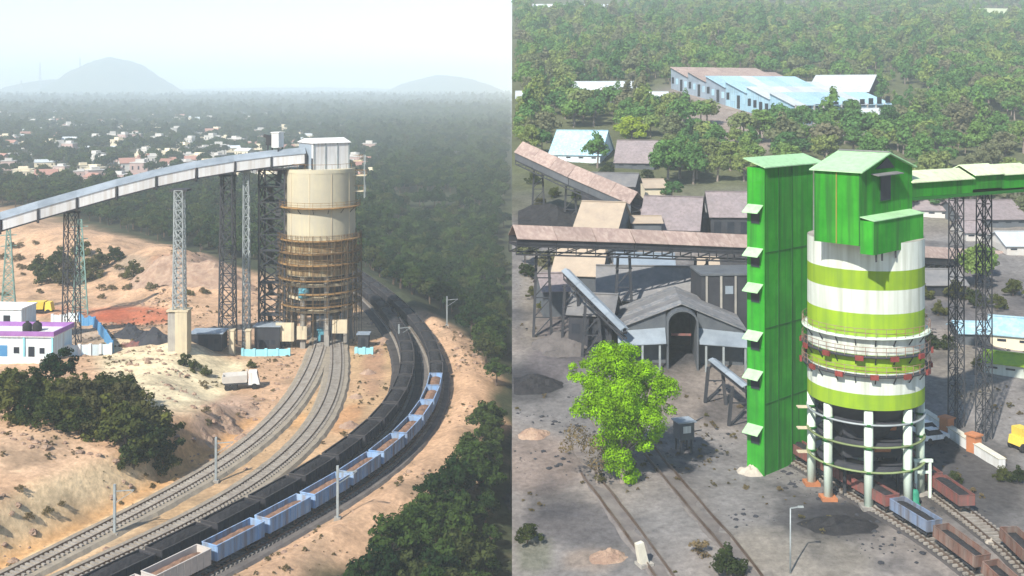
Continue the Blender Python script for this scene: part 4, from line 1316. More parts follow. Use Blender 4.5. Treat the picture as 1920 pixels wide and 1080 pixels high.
# green gallery running off to the right on two lattice trestles
gg = thing('conveyor_gallery', 'green conveyor gallery with pale roof leaving the head house to the right', 'conveyor', (42.9, 115.0, 40.2), E30)
for i, (x0, x1, z) in enumerate(((0.0, 5.2, 0), (5.25, 10.4, 0.0), (10.45, 15.6, 0.35), (15.65, 21.5, 0.2), (21.55, 27.5, 0.0), (27.55, 34, 0))):
    MB().box(x0, x1, 0.0, 3.6, z, z + 1.55).build('side_wall', M['green_dark'], gg)
    MB().hexa([(x0, -0.35, z + 1.55), (x1, -0.35, z + 1.55), (x1, 1.8, z + 2.6), (x0, 1.8, z + 2.6), (x0, -0.35, z + 1.65), (x1, -0.35, z + 1.65), (x1, 1.8, z + 2.7), (x0, 1.8, z + 2.7)]).build('roof_sheet', M['cream_roof'], gg)
    MB().hexa([(x0, 3.95, z + 1.55), (x1, 3.95, z + 1.55), (x1, 1.8, z + 2.59), (x0, 1.8, z + 2.59), (x0, 3.95, z + 1.65), (x1, 3.95, z + 1.65), (x1, 1.8, z + 2.69), (x0, 1.8, z + 2.69)]).build('roof_sheet', M['cream_roof'], gg)
MB().box(0, 34, -0.1, 3.7, -0.35, -0.02).build('floor_beam', M['green_trim'], gg)
for px, py, lab in ((1793, 800, 'dark lattice trestle under the green gallery, nearer the striped silo'), (1845, 822, 'dark lattice trestle under the green gallery, farther right')):
    p = U(px, py)
    t = thing('conveyor_trestle', lab, 'trestle', p, E30, 'trestles of the green gallery')
    lattice(t, (0, 0), 1.35, 1.2, -0.4, 39.85 - p.z, 16, 0.065, M['dark_steel'])
    MB().box(-1.0, 1.0, -1.6, 2.6, 39.4 - p.z, 39.82 - p.z).build('cap_beam', M['dark_steel'], t)

# ------------------------------------------------------------------ halls, sheds and houses on the hillside
def hall(px0, px1, eave_y, d, depth, rise, wall, roof, name, label, cat='shed', rz=0.0, ridge='x', eave_z=None, openings=(), group=None, over=0.4):
    """gabled shed whose front eave shows between px0 and px1 at row eave_y, d metres away"""
    xc = ((px0 + px1) / 2 - 960) / F * d
    w = (px1 - px0) / F * d
    ze = CH - (eave_y - HZ) / F * d
    yc = d + depth / 2
    zg = min(ground(xc - w / 2, d), ground(xc + w / 2, d)) - 0.4
    zb = ground(xc, yc)
    H = max(2.2, ze - zg)
    t = thing(name, label, cat, (xc, yc, zg), R(rz), group)
    a, b = w / 2, depth / 2
    MB().box(-a, a, -b, b, -1.0, H).build('wall', wall, t)
    if ridge == 'x':
        MB().prism([(-b, H), (b, H), (0, H + rise)], 'x', -a + 0.02, a - 0.02).build('gable', wall, t)
        for s in (-1, 1):
            k = rise / b
            MB().hexa([(-a - over, s * (b + over), H - k * over + 0.03), (a + over, s * (b + over), H - k * over + 0.03), (a + over, 0, H + rise + 0.03), (-a - over, 0, H + rise + 0.03),
                       (-a - over, s * (b + over), H - k * over + 0.15), (a + over, s * (b + over), H - k * over + 0.15), (a + over, 0, H + rise + 0.15), (-a - over, 0, H + rise + 0.15)]).build('roof_slope', roof, t)
        MB().box(-a - over, a + over, -0.3, 0.3, H + rise + 0.12, H + rise + 0.24).build('ridge_cap', roof, t)
    else:
        MB().prism([(-a, H), (a, H), (0, H + rise)], 'y', -b + 0.02, b - 0.02).build('gable', wall, t)
        for s in (-1, 1):
            k = rise / a
            MB().hexa([(s * (a + over), -b - over, H - k * over + 0.03), (s * (a + over), b + over, H - k * over + 0.03), (0, b + over, H + rise + 0.03), (0, -b - over, H + rise + 0.03),
                       (s * (a + over), -b - over, H - k * over + 0.15), (s * (a + over), b + over, H - k * over + 0.15), (0, b + over, H + rise + 0.15), (0, -b - over, H + rise + 0.15)]).build('roof_slope', roof, t)
        MB().box(-0.3, 0.3, -b - over, b + over, H + rise + 0.12, H + rise + 0.24).build('ridge_cap', roof, t)
    for (u, ww, z0, z1, m, nm) in openings:
        x = -a + u * 2 * a
        MB().box(x - ww / 2, x + ww / 2, -b - 0.06, -b, 0.4 + z0 * H, z1 * H).build(nm, M[m], t)
    return t

WIN = lambda n, z0=0.45, z1=0.75, w=1.2: [((i + 0.5) / n, w, z0, z1, 'glass_dark', 'window') for i in range(n)]
hall(1098, 1178, 426, 200, 13, 4.0, M['grey_side'], M['buff_roof'], 'site_shed', 'shed with a buff cream roof just above the brown level conveyor', rz=-18, openings=WIN(3))
hall(1186, 1240, 418, 207, 6, 0.9, M['grey_side'], M['buff_roof'], 'site_shed', 'small low shed with buff roof right of the larger buff-roofed shed')
hall(1222, 1330, 430, 208, 18, 5.4, M['coal_wall'], M['lilac_roof'], 'site_shed', 'broad shed with lilac-brown roof above the level conveyor', rz=-14, openings=WIN(4))
hall(1338, 1412, 406, 214, 14, 4.2, M['coal_wall'], M['lilac_roof'], 'site_shed', 'dark fronted shed with brown roof touching the green shaft', rz=-4, openings=WIN(3, 0.3, 0.8, 1.4))
hall(1300, 1336, 408, 220, 10, 2.2, M['grey_side'], M['dusty_roof'], 'site_shed', 'small grey shed wedged between the two brown-roofed sheds', rz=-10)
hall(1048, 1145, 290, 292, 20, 6.2, M['pale_blue'], M['sky_roof'], 'blue_roof_shed', 'pale blue shed with sky blue roof behind the sloping conveyor', rz=-16, openings=WIN(4))
hall(1166, 1240, 314, 283, 18, 5.4, M['grey_side'], M['lilac_roof'], 'brown_roof_house', 'house with a pinkish brown roof right of the sky blue roofed shed', 'house', rz=-12, openings=WIN(3))
hall(1205, 1246, 352, 248, 8, 1.6, M['plaster_cream'], M['buff_roof'], 'cream_house', 'small cream house beside the top end of the sloping conveyor', 'house', rz=8)
hall(1082, 1205, 186, 402, 30, 6.6, M['grey_side'], M['white_roof'], 'white_roof_shed', 'long shed with a white roof in the trees left of the blue factory', rz=-14, openings=WIN(5))
hall(1222, 1256, 194, 398, 12, 3.0, M['coal_wall'], M['white_roof'], 'white_roof_shed', 'tiny white-roofed shed right of the long white-roofed shed')
hall(968, 984, 198, 402, 12, 2.8, M['grey_side'], M['white_roof'], 'white_roof_shed', 'small white-roofed shed cut by the left edge of the hillside')
hall(1000, 1180, 24, 925, 50, 9, M['pale_blue'], M['white_roof'], 'far_warehouse', 'long pale far warehouse at the top left of the hillside', 'warehouse', rz=3, openings=WIN(8, 0.4, 0.7, 3))
hall(1180, 1215, 48, 800, 20, 4, M['pale_blue'], M['sky_roof'], 'far_warehouse', 'small far blue-roofed warehouse right of the long pale one', 'warehouse')
hall(1440, 1528, 26, 925, 34, 6, M['pale_blue'], M['sky_roof'], 'far_warehouse', 'far pale blue warehouse at the top middle of the hillside', 'warehouse', openings=WIN(5, 0.4, 0.7, 3))
hall(1612, 1672, 238, 345, 16, 4.8, M['plaster_white'], M['white_roof'], 'white_roof_shed', 'white-roofed shed in the trees at the right end of the blue factory', rz=10, openings=WIN(2))
hall(1556, 1668, 172, 410, 34, 6.5, M['coal_wall'], M['white_roof'], 'factory_annex', 'white-roofed annex behind the right end of the blue factory', 'factory', rz=-28, openings=WIN(5, 0.2, 0.8, 2.2))
hall(1052, 1142, 516, 182, 14, 3.6, M['grey_side'], M['buff_roof'], 'site_shed', 'shed with a pale buff roof under the brown level conveyor', rz=-12)
hall(1160, 1268, 508, 181, 9, 2.2, M['coal_wall'], M['blue_sheet'], 'site_shed', 'dark shed with slate blue roof under the level conveyor', rz=-6)
hall(1722, 1792, 436, 232, 13, 3.2, M['plaster_white'], M['lilac_roof'], 'plant_house', 'white-walled house with pinkish roof right of the green head house', 'house', rz=-10, openings=WIN(3))
hall(1800, 1925, 448, 224, 14, 3.2, M['grey_side'], M['lilac_roof'], 'plant_house', 'long house with lilac roof at the right edge below the green gallery', 'house', rz=4, openings=WIN(5))
hall(1812, 1850, 470, 214, 8, 1.8, M['plaster_white'], M['lilac_roof'], 'plant_house', 'small white house left of the white block below the green gallery', 'house', openings=WIN(2))
hall(1888, 1940, 486, 204, 9, 2.0, M['plaster_white'], M['white_roof'], 'plant_house', 'white block house at the right edge below the green gallery', 'house', openings=WIN(2))
hall(1732, 1812, 534, 180, 9, 1.8, M['coal_wall'], M['dusty_roof'], 'plant_house', 'dark low shed with grey roof right of the striped drum', 'shed', openings=WIN(3))
hall(1806, 1870, 632, 158, 5.5, 1.0, M['grey_side'], M['sky_roof'], 'blue_roof_shed', 'small open shed with blue roof behind the lattice trestles', rz=-6)
hall(1884, 1960, 630, 156, 8, 1.8, M['plaster_cream'], M['sky_roof'], 'blue_roof_shed', 'cream-walled shed with blue roof at the right edge', rz=-24, openings=WIN(2))
hall(1868, 1960, 690, 146, 5, 0.9, M['white_band'], M['lime'], 'lime_roof_shed', 'white-walled low shed with lime green roof at the right edge', rz=-30, openings=WIN(3))

hall(1078, 1160, 590, 155, 8, 2.2, M['coal_wall'], M['dusty_roof'], 'site_shed', 'low coal-dusted shed beside the pipe conveyor left of the coal hall', rz=-14, openings=WIN(3))
hall(1012, 1060, 545, 170, 8, 2.0, M['grey_side'], M['lilac_roof'], 'site_shed', 'small brown-roofed shed at the left edge under the level conveyor', rz=8)
hall(1316, 1352, 512, 184, 8, 2.0, M['coal_wall'], M['buff_roof'], 'site_shed', 'small buff-roofed shed behind the coal bunker', rz=-6)
hall(1100, 1200, 348, 238, 9, 2.4, M['coal_wall'], M['dusty_roof'], 'site_shed', 'long grey low shed behind the sloping conveyor', rz=-16)
# coal hall with the tall arched portal
hp = U(1280, 692)
ch = thing('coal_hall', 'dusty grey coal hall with a tall dark arched portal below the level conveyor', 'hall', (hp.x, hp.y, hp.z), R(-4))
A, B, He, Hr = 8.6, 15.0, 5.2, 8.6
for s_ in (-1, 1):
    MB().box(min(s_ * A, s_ * 2.2), max(s_ * A, s_ * 2.2), 2.0, 2.25, -0.8, He).build('front_wall', M['grey_side'], ch)
MB().box(-A, -A + 0.25, 2.25, B, -1.5, He).build('side_wall', M['grey_side'], ch)
MB().box(A - 0.25, A, 2.25, B, -1.5, He).build('side_wall', M['coal_wall'], ch)
for s_ in (-1, 1):
    MB().prism([(s_ * A, He), (s_ * 2.2, He), (s_ * 2.2, He + (Hr - He) * (A - 2.2) / A)], 'y', 2.0, 2.25).build('gable', M['grey_side'], ch)
MB().prism([(-2.2, 7.0), (2.2, 7.0), (2.2, He + (Hr - He) * (A - 2.2) / A), (0, Hr), (-2.2, He + (Hr - He) * (A - 2.2) / A)], 'y', 9.1, 9.3).build('gable', M['coal_wall'], ch)
for s in (-1, 1):
    for j in range(5):
        y0, y1 = 1.6 + j * 2.75, 1.6 + (j + 1) * 2.75 - 0.04
        h = 0.02 * (j % 2)
        MB().hexa([(s * (A + 0.6), y0, He - 0.2 + h), (s * (A + 0.6), y1, He - 0.2 + h), (0, y1, Hr + 0.1 + h), (0, y0, Hr + 0.1 + h),
                   (s * (A + 0.6), y0, He - 0.08 + h), (s * (A + 0.6), y1, He - 0.08 + h), (0, y1, Hr + 0.22 + h), (0, y0, Hr + 0.22 + h)]).build('roof_sheet', M['dusty_roof'] if j % 2 else M['dust_patch'], ch)
for s in (-1, 1):                                                            # low front canopies either side of the portal
    MB().hexa([(s * 2.3, -0.6, 3.6), (s * (A + 0.4), -0.6, 3.2), (s * (A + 0.4), 2.0, 4.6), (s * 2.3, 2.0, 5.2), (s * 2.3, -0.6, 3.72), (s * (A + 0.4), -0.6, 3.32), (s * (A + 0.4), 2.0, 4.72), (s * 2.3, 2.0, 5.32)]).build('canopy', M['roof_grey'], ch)
    for x in (3.2, 5.6, A):
        MB().box(s * x - 0.14, s * x + 0.14, -0.5, -0.2, -0.6, 3.35).build('post', M['grey_steel'], ch)
arch = [(-2.2, -0.6), (-2.2, 6.4)] + [(-2.2 * math.cos(t), 6.4 + 1.9 * math.sin(t)) for t in np.linspace(0.2, math.pi - 0.2, 9)] + [(2.2, 6.4), (2.2, -0.6)]
inner = [(-1.95, -0.6), (-1.95, 6.4)] + [(-1.95 * math.cos(t), 6.4 + 1.65 * math.sin(t)) for t in np.linspace(0.2, math.pi - 0.2, 9)] + [(1.95, 6.4), (1.95, -0.6)]
fr = MB()
n = len(arch)
fr.v += [(x, -0.2, z) for x, z in arch] + [(x, -0.2, z) for x, z in inner] + [(x, 9.0, z) for x, z in arch] + [(x, 9.0, z) for x, z in inner]
for i in range(n - 1):
    fr.f += [(i, i + 1, n + i + 1, n + i), (i, 2 * n + i, 2 * n + i + 1, i + 1), (n + i, n + i + 1, 3 * n + i + 1, 3 * n + i)]
    fr.sm += [False] * 3
fr.build('portal_arch', M['grey_side'], ch)
MB().prism(inner, 'y', 8.9, 8.98).build('portal_shade_panel', M['coal'], ch)  # coal-black panel stands in for the unlit depth of the portal
MB().box(-1.4, 1.4, 2.4, 2.6, 4.1, 4.4).build('crane_beam', M['wagon_red'], ch)
hall(1128, 1318, 562, 168, 12, 4.2, M['coal_wall'], M['dusty_roof'], 'coal_hall_annex', 'broad dusty grey roofed hall behind the arched portal', 'hall', rz=-5)
bk = U(1362, 640)
bn = thing('coal_bunker', 'sooty dark coal bunker with ribbed walls between the coal hall and the green shaft', 'bunker', (bk.x, bk.y + 4, bk.z), R(3))
block(bn, -3.6, 5.0, -2.5, 5.0, -1.0, 9.6, M['coal_wall'])
block(bn, -3.8, 5.2, -2.7, 5.2, 9.6, 9.9, M['grey_side'], 'roof_slab')
for x in (-3.0, -0.8, 1.4, 3.6):
    block(bn, x, x + 0.3, -2.75, -2.5, -0.5, 9.5, M['grey_concrete'], 'rib')
block(bn, 0.0, 1.2, -2.56, -2.5, 6.8, 8.0, M['roof_grey'], 'vent')

# blue factory
ca, cb_ = U(1490, 236), U(1258, 166)
e2 = (cb_ - ca); L2 = Vector((e2.x, e2.y, 0)).length; e2 = Vector((e2.x, e2.y, 0)) / L2
cc = U(1672, 214)
e1 = Vector((cc.x - ca.x, cc.y - ca.y, 0)); L1 = e1.length; e1 = e1 / L1
fb = thing('factory', 'large factory of four bays with sky blue walls and blue and white roofs among trees', 'factory', ca)
zs = lambda q: ground(ca.x + q.x, ca.y + q.y) - ca.z
def fbox(p, q, r, s_, zb, zt):
    return [(*p.xy, zb), (*q.xy, zb), (*r.xy, zb), (*s_.xy, zb), (*p.xy, zt), (*q.xy, zt), (*r.xy, zt), (*s_.xy, zt)]
bays = [('sky_roof', 'sky_wall'), ('white_roof', 'sky_wall'), ('sky_roof', 'sky_wall'), ('sky_roof', 'blue_sheet'), ('brown_roof', 'blue_sheet'), ('brown_roof', 'blue_sheet')]
for k, (rm, wm) in enumerate(bays):
    s0, s1 = L2 * k / 6, L2 * (k + 1) / 6
    p, q = e2 * (s0 + 0.05), e2 * (s1 - 0.05)
    zt = 6.6 + zs(e2 * s0)
    zr = 6.6 + zs(e2 * s1) + 2.2
    MB().hexa(fbox(p, p + e1 * L1, q + e1 * L1, q, -3.0, zt)).build('wall', M[wm], fb)
    for off in (0.05, L1 - 0.25):
        a_, b_ = p + e1 * off, q + e1 * off
        d_ = e1 * 0.2
        g = MB()
        g.add([(*a_.xy, zt), (*b_.xy, zt), (*b_.xy, zr), (*(a_ + d_).xy, zt), (*(b_ + d_).xy, zt), (*(b_ + d_).xy, zr)], [(0, 1, 2), (3, 5, 4), (0, 3, 4, 1), (1, 4, 5, 2), (2, 5, 3, 0)])
        g.build('gable', M[wm], fb)
    bk_ = MB().hexa(fbox(q - e2 * 0.1, q + e1 * L1 - e2 * 0.1, q + e1 * L1, q, zt, zr)).build('clerestory', M['sky_wall'], fb)
    a_, b_ = p - e2 * 0.4, q + e2 * 0.2
    for j in range(8):
        o1, o2 = e1 * (-0.6 + (L1 + 1.2) * j / 8), e1 * (-0.6 + (L1 + 1.2) * (j + 1) / 8 - 0.03)
        lift = 0.03 * (j % 2)
        pts = [(*(a_ + o1).xy, zt - 0.05 + lift), (*(a_ + o2).xy, zt - 0.05 + lift), (*(b_ + o2).xy, zr + 0.05 + lift), (*(b_ + o1).xy, zr + 0.05 + lift)]
        MB().hexa(pts + [(x, y, z + 0.14) for x, y, z in pts]).build('roof_sheet', M['white_roof'] if (j * 7 + k * 3) % 5 == 0 and k < 4 else M[rm], fb)
    nrm = -e1
    for j in range(4):
        c_ = e2 * (s0 + (j + 0.5) * (s1 - s0) / 4)
        a_ = c_ - e2 * 1.1 + nrm * 0.02
        b_ = c_ + e2 * 1.1 + nrm * 0.02
        zb = zs(c_) + 2.4
        if j in (1, 3) or k in (1,):
            MB().hexa(fbox(a_, b_, b_ + nrm * 0.1, a_ + nrm * 0.1, zb if j != 1 else zs(c_) + 0.3, zb + 2.6)).build('window' if j != 1 else 'door', M['glass_dark'], fb)
        else:
            MB().hexa(fbox(a_, b_, b_ + nrm * 0.08, a_ + nrm * 0.08, zb, zb + 2.4)).build('wall_panel', M['sky_roof'], fb)
nrm = -e2
for j in range(11):
    c_ = e1 * ((j + 0.5) * L1 / 11)
    a_, b_ = c_ - e1 * 1.2 + nrm * 0.0, c_ + e1 * 1.2
    zb = zs(c_) + 1.2
    MB().hexa(fbox(a_, b_, b_ + nrm * 0.1, a_ + nrm * 0.1, zb + 2.9, zb + 5.2)).build('window', M['glass_dark'], fb)
    MB().hexa(fbox(a_, b_, b_ + nrm * 0.1, a_ + nrm * 0.1, zb - 0.8, zb + 2.0)).build('bay_opening', M['coal_wall'], fb)
    c_ = e1 * (j * L1 / 11 + 0.3)
    a_, b_ = c_ - e1 * 0.3, c_ + e1 * 0.3
    MB().hexa(fbox(a_, b_, b_ + nrm * 0.35, a_ + nrm * 0.35, -1.5, 7.0)).build('pier', M['plaster_white'], fb)

# brown conveyors
def gallery(pts, W, Hh, rise, wall, roof, name, label, seg=6.0, legs=(), base=1.5, truss=True):
    t = thing(name, label, 'conveyor', pts[0])
    o0 = Vector(pts[0])
    for a, b in zip(pts, pts[1:]):
        a, b = Vector(a) - o0, Vector(b) - o0
        L = (b - a).length
        n_ = max(1, int(round(L / seg)))
        for i in range(n_):
            p, q = a.lerp(b, i / n_), a.lerp(b, (i + 1) / n_)
            e = (q - p).normalized() * 0.03
            p, q = p + e, q - e
            d = q - p
            nn = Vector((d.y, -d.x, 0)).normalized()
            up = Vector((0, 0, 1))
            for s in (1, -1):
                A_, B_ = p + nn * s * W, q + nn * s * W
                ins = -nn * s * 0.08
                MB().hexa([A_, B_, B_ + ins, A_ + ins, A_ + up * Hh, B_ + up * Hh, B_ + up * Hh + ins, A_ + up * Hh + ins]).build('side_sheet', wall, t)
                P0, P1 = p + nn * s * (W + 0.3) + up * (Hh - 0.1), q + nn * s * (W + 0.3) + up * (Hh - 0.1)
                j = random.uniform(-0.03, 0.03)
                Q0, Q1 = p + up * (Hh + rise + j), q + up * (Hh + rise + j)
                MB().hexa([P0, P1, Q1, Q0, P0 + up * 0.1, P1 + up * 0.1, Q1 + up * 0.1, Q0 + up * 0.1]).build('roof_sheet', roof, t)
            MB().bar(p - up * 0.2, q - up * 0.2, 2 * W - 0.1, 0.3).build('floor', M['coal_wall'], t)
    if truss:
        tr2 = MB()
        for a, b in zip(pts, pts[1:]):
            a, b = Vector(a) - o0, Vector(b) - o0
            d = b - a
            nn = Vector((d.y, -d.x, 0)).normalized()
            n_ = max(2, int(d.length / 3))
            for s in (1, -1):
                for i in range(n_):
                    p, q = a.lerp(b, i / n_) + nn * s * (W - 0.2), a.lerp(b, (i + 1) / n_) + nn * s * (W - 0.2)
                    dn = Vector((0, 0, -base))
                    tr2.bar(p + dn, q + dn, 0.22)
                    tr2.bar(p + dn, q - Vector((0, 0, 0.3)), 0.14)
                    tr2.bar(p + dn, p, 0.16)
        tag(tr2.build('truss', M['dark_steel'], t), kind='stuff')
    for k in legs:
        i = min(int(k), len(pts) - 2)
        p = Vector(pts[i]).lerp(Vector(pts[i + 1]), k - i)
        zg = ground(p.x, p.y)
        for s in (-1, 1):
            MB().bar((p.x + s * 1.4 - o0.x, p.y - o0.y, zg - 0.5 - o0.z), (p.x + s * 0.9 - o0.x, p.y - o0.y, p.z - base - o0.z), 0.4).build('leg', M['dark_steel'], t)
        x_ = MB()
        h = p.z - base - zg
        for j in range(max(1, int(h / 3))):
            z0, z1 = zg + j * 3, min(zg + (j + 1) * 3, p.z - base)
            x_.bar((p.x - 1.35 - o0.x, p.y - o0.y, z0 - o0.z), (p.x + 1.3 - o0.x, p.y - o0.y, z1 - o0.z), 0.16)
            x_.bar((p.x - 1.3 - o0.x, p.y + 0.02 - o0.y, z1 - o0.z), (p.x + 1.3 - o0.x, p.y + 0.02 - o0.y, z1 - o0.z), 0.16)
        tag(x_.build('leg_bracing', M['dark_steel'], t), kind='stuff')
    return t

gallery([at(961.0, 455, 160), at(1180, 462, 166), at(1420, 472, 174), at(1600, 482, 186), at(1880, 497, 206)], 1.9, 0.9, 1.7, M['coal_wall'], M['brown_roof'], 'level_conveyor',
        'level conveyor with pinkish brown roof crossing behind the green shaft', legs=(0.25, 0.95, 1.55, 3.5))
gallery([at(980, 298, 236), at(1080, 345, 226), at(1196, 396, 216)], 2.6, 1.7, 2.1, M['grey_side'], M['brown_roof'], 'sloping_conveyor',
        'sloping conveyor with brown roof descending from the left edge of the hillside', legs=(0.3, 0.9, 1.6), base=1.0)
hall(1180, 1236, 396, 217, 8, 2.0, M['grey_side'], M['lilac_roof'], 'transfer_house', 'grey transfer house at the lower end of the sloping conveyor', 'house', rz=-10, openings=WIN(2))
gallery([at(1060, 510, 158), at(1115, 565, 153), at(1172, 622, 148)], 0.5, 0.3, 0.2, M['roof_grey'], M['roof_grey'], 'pipe_conveyor', 'narrow pale blue pipe conveyor sloping down to the coal hall', legs=(0.2, 0.9), base=1.0, seg=4)
gallery([at(1335, 676, 141), at(1400, 728, 133)], 0.3, 0.2, 0.12, M['roof_grey'], M['roof_grey'], 'pipe_conveyor', 'narrow pale pipe conveyor running from the coal hall towards the green shaft', legs=(0.1, 0.8), base=0.5, seg=4)

# white parapet with orange posts right of the silo
wp = [U(1727, 782), U(1775, 813), U(1826, 846), U(1884, 882)]
for i in range(3):
    a, b = wp[i], wp[i + 1]
    t = thing('parapet_wall', 'white low parapet wall right of the striped silo, %s of three' % ['farthest', 'middle', 'nearest'][i], 'wall', a, 0, 'white parapet pieces')
    d = (b - a)
    MB().bar(d * 0.1 + Vector((0, 0, 0.45)), d * 0.92 + Vector((0, 0, 0.45)), 0.8, 1.3).build('panel', M['white_paint'], t)
    MB().bar(d * 0.09 + Vector((0, 0, 1.14)), d * 0.93 + Vector((0, 0, 1.14)), 0.95, 0.1).build('coping', M['stone'], t)
    if i < 2:
        p = thing('rusty_post', 'rust orange square post between white parapet pieces, %s one' % ['farther', 'nearer'][i], 'post', b, R(30), 'rust orange posts')
        MB().box(-0.6, 0.6, -0.6, 0.6, -0.4, 1.9).build('shaft', M['orange'], p)
        MB().box(-0.75, 0.75, -0.75, 0.75, 1.9, 2.1).build('cap', M['orange'], p)
yx = U(1918, 842)
t = thing('yellow_loader', 'yellow machine at the right edge beyond the parapet', 'machine', yx, R(20))
MB().hexa([(-1.4, -0.9, 0.7), (1.6, -0.9, 0.7), (1.6, 0.9, 0.7), (-1.4, 0.9, 0.7), (-1.3, -0.8, 1.7), (0.9, -0.8, 1.7), (0.9, 0.8, 1.7), (-1.3, 0.8, 1.7)]).build('body', M['yellow'], t)
MB().box(-1.0, 0.3, -0.75, 0.75, 1.7, 2.7).build('cab', M['yellow'], t)
for x in (-0.9, 1.1):
    for s in (-1, 1):
        MB().tube((x, s * 0.7, 0.5), (x, s * 1.0, 0.5), 0.5, n=12).build('wheel', M['black'], t)
for i, (px, py) in enumerate(((1738, 812), (1750, 826))):
    t = thing('parked_car', 'white car parked right of the striped silo, %s one' % ['farther', 'nearer'][i], 'car', U(px, py), R(20), 'white cars by the parapet')
    MB().hexa([(-1.9, -0.8, 0.35), (1.9, -0.8, 0.35), (1.9, 0.8, 0.35), (-1.9, 0.8, 0.35), (-1.85, -0.78, 0.95), (1.8, -0.78, 0.85), (1.8, 0.78, 0.85), (-1.85, 0.78, 0.95)]).build('body', M['white_paint'], t)
    MB().hexa([(-1.5, -0.72, 0.93), (0.9, -0.72, 0.9), (0.9, 0.72, 0.9), (-1.5, 0.72, 0.93), (-1.1, -0.6, 1.5), (0.3, -0.6, 1.5), (0.3, 0.6, 1.5), (-1.1, 0.6, 1.5)]).build('cabin', M['glass_dark'], t)
    MB().box(-1.08, 0.28, -0.58, 0.58, 1.5, 1.54).build('roof', M['white_paint'], t)
    for x in (-1.2, 1.2):
        for s in (-1, 1):
            MB().tube((x, s * 0.62, 0.32), (x, s * 0.83, 0.32), 0.32, n=12).build('wheel', M['black'], t)

# hillside tracks and trains
def straight(p, q, step=2.0, ext0=0.0, ext1=0.0):
    p, q = Vector(p), Vector(q)
    d = q - p
    L = Vector((d.x, d.y, 0)).length
    e = Vector((d.x, d.y, 0)) / L
    out, s = [], -ext0
    while s <= L + ext1:
        c = p + e * s
        out.append(Vector((c.x, c.y, ground(c.x, c.y))))
        s += step
    return out
k1 = straight(U(1892, 1130), U(1664, 964), ext0=14, ext1=26)
k2 = straight(U(1945, 1085), U(1742, 918), ext0=12, ext1=40)
track('railway_track', k1, 'railway track running under the striped silo towards the lower right', M['coal_ballast'], 3.4, bed_h=0.12)
track('railway_track', k2, 'railway track right of the striped silo under the reddish train', M['coal_ballast'], 3.4, bed_h=0.12)
k3 = straight(U(1250, 1090), U(1135, 930), ext0=12, ext1=6)
k4 = straight(U(1420, 1095), U(1265, 905), ext0=12, ext1=12)
track('railway_track', k3, 'dusty grey railway track in the yard below the lime tree', M['grey_ballast'], 2.4, bed_h=0.05, sleepers=False)
track('railway_track', k4, 'dusty grey railway track in the yard right of the lime tree', M['grey_ballast'], 2.4, bed_h=0.05, sleepers=False)
kits = [(KIT_BROWN, 'rust brown')] * 3 + [(KIT_BLUE2, 'dull blue')] + [(KIT_RED, 'dull red')] * 5
acc0 = 0
for i, (p, q) in enumerate(arc_points(k1, 5.0, 6.2, 8)):
    put_wagon(kits[i][0], p, q, '%s wagon, %s from the near end of the train under the striped silo' % (kits[i][1], ORD[i]), 'wagons under the striped silo', z=0.45, size=0.55)
kits2 = [(KIT_BROWN, 'rust brown'), (KIT_BROWN, 'rust brown'), (KIT_BROWN, 'rust brown'), (KIT_RED, 'dull red'), (KIT_RED, 'dull red'), (KIT_RED, 'dull red')]
for i, (p, q) in enumerate(arc_points(k2, 5.0, 6.2, 6)):
    if i == 2:
        continue
    put_wagon(kits2[i][0], p, q, '%s wagon, %s from the near end of the train right of the silo' % (kits2[i][1], ORD[i]), 'wagons right of the striped silo', z=0.45, size=0.55)

# small things in the yard
heap('coal_heap', 'low black coal heap at the foot of the striped silo', 'coal heap', U(1572, 985), 4.2, 2.4, 1.0, M['coal'], 21)
heap('coal_heap', 'black coal heap below the sloping conveyor at the left edge of the hillside', 'coal heap', U(1032, 415), 11, 9, 4.0, M['coal'], 22)
heap('coal_heap', 'dark coal heap left of the lime tree', 'coal heap', U(1000, 722), 4.2, 3.4, 1.6, M['coal'], 23)
heap('spoil_heap', 'brown spoil heap left of the coal hall', 'spoil heap', U(1065, 650), 5.5, 4.0, 2.4, M['grey_soil'], 25)
heap('spoil_heap', 'small reddish spoil heap at the left edge of the yard', 'spoil heap', U(1000, 815), 2.2, 1.6, 0.9, M['dirt_brown'], 26)
heap('sand_heap', 'pale sand heap at the foot of the green shaft', 'sand heap', U(1412, 886), 1.9, 1.4, 1.1, M['stone_dull'], 27)
heap('rubble_pile', 'pale rubble pile beside the white marker stone', 'rubble', U(1140, 1045), 2.0, 1.4, 0.9, M['dirt_brown'], 28)
p = U(1208, 1058)
t = thing('marker_stone', 'leaning white marker stone on the lower yard', 'marker', p, R(25))
MB().hexa([(-0.45, -0.35, -0.3), (0.45, -0.35, -0.3), (0.45, 0.35, -0.3), (-0.45, 0.35, -0.3), (-0.95, -0.25, 2.1), (-0.2, -0.25, 2.2), (-0.2, 0.25, 2.2), (-0.95, 0.25, 2.1)]).build('slab', M['stone'], t)
MB().box(-0.7, 0.7, -0.6, 0.6, -0.3, 0.2).build('plinth', M['grey_concrete'], t)
p = U(1282, 846)
t = thing('signal_cabin', 'small grey signal cabin on legs right of the lime tree', 'cabin', p, R(18))
for x in (-0.7, 0.7):
    for y in (-0.6, 0.6):
        MB().box(x - 0.09, x + 0.09, y - 0.09, y + 0.09, -0.3, 1.6).build('leg', M['dark_steel'], t)
MB().box(-0.95, 0.95, -0.85, 0.85, 1.6, 3.6).build('wall', M['grey_side'], t)
MB().box(-1.15, 1.15, -1.05, 1.05, 3.6, 3.75).build('roof', M['roof_grey'], t)
MB().box(-0.5, 0.5, -0.9, -0.85, 2.4, 3.2).build('window', M['white_paint'], t)
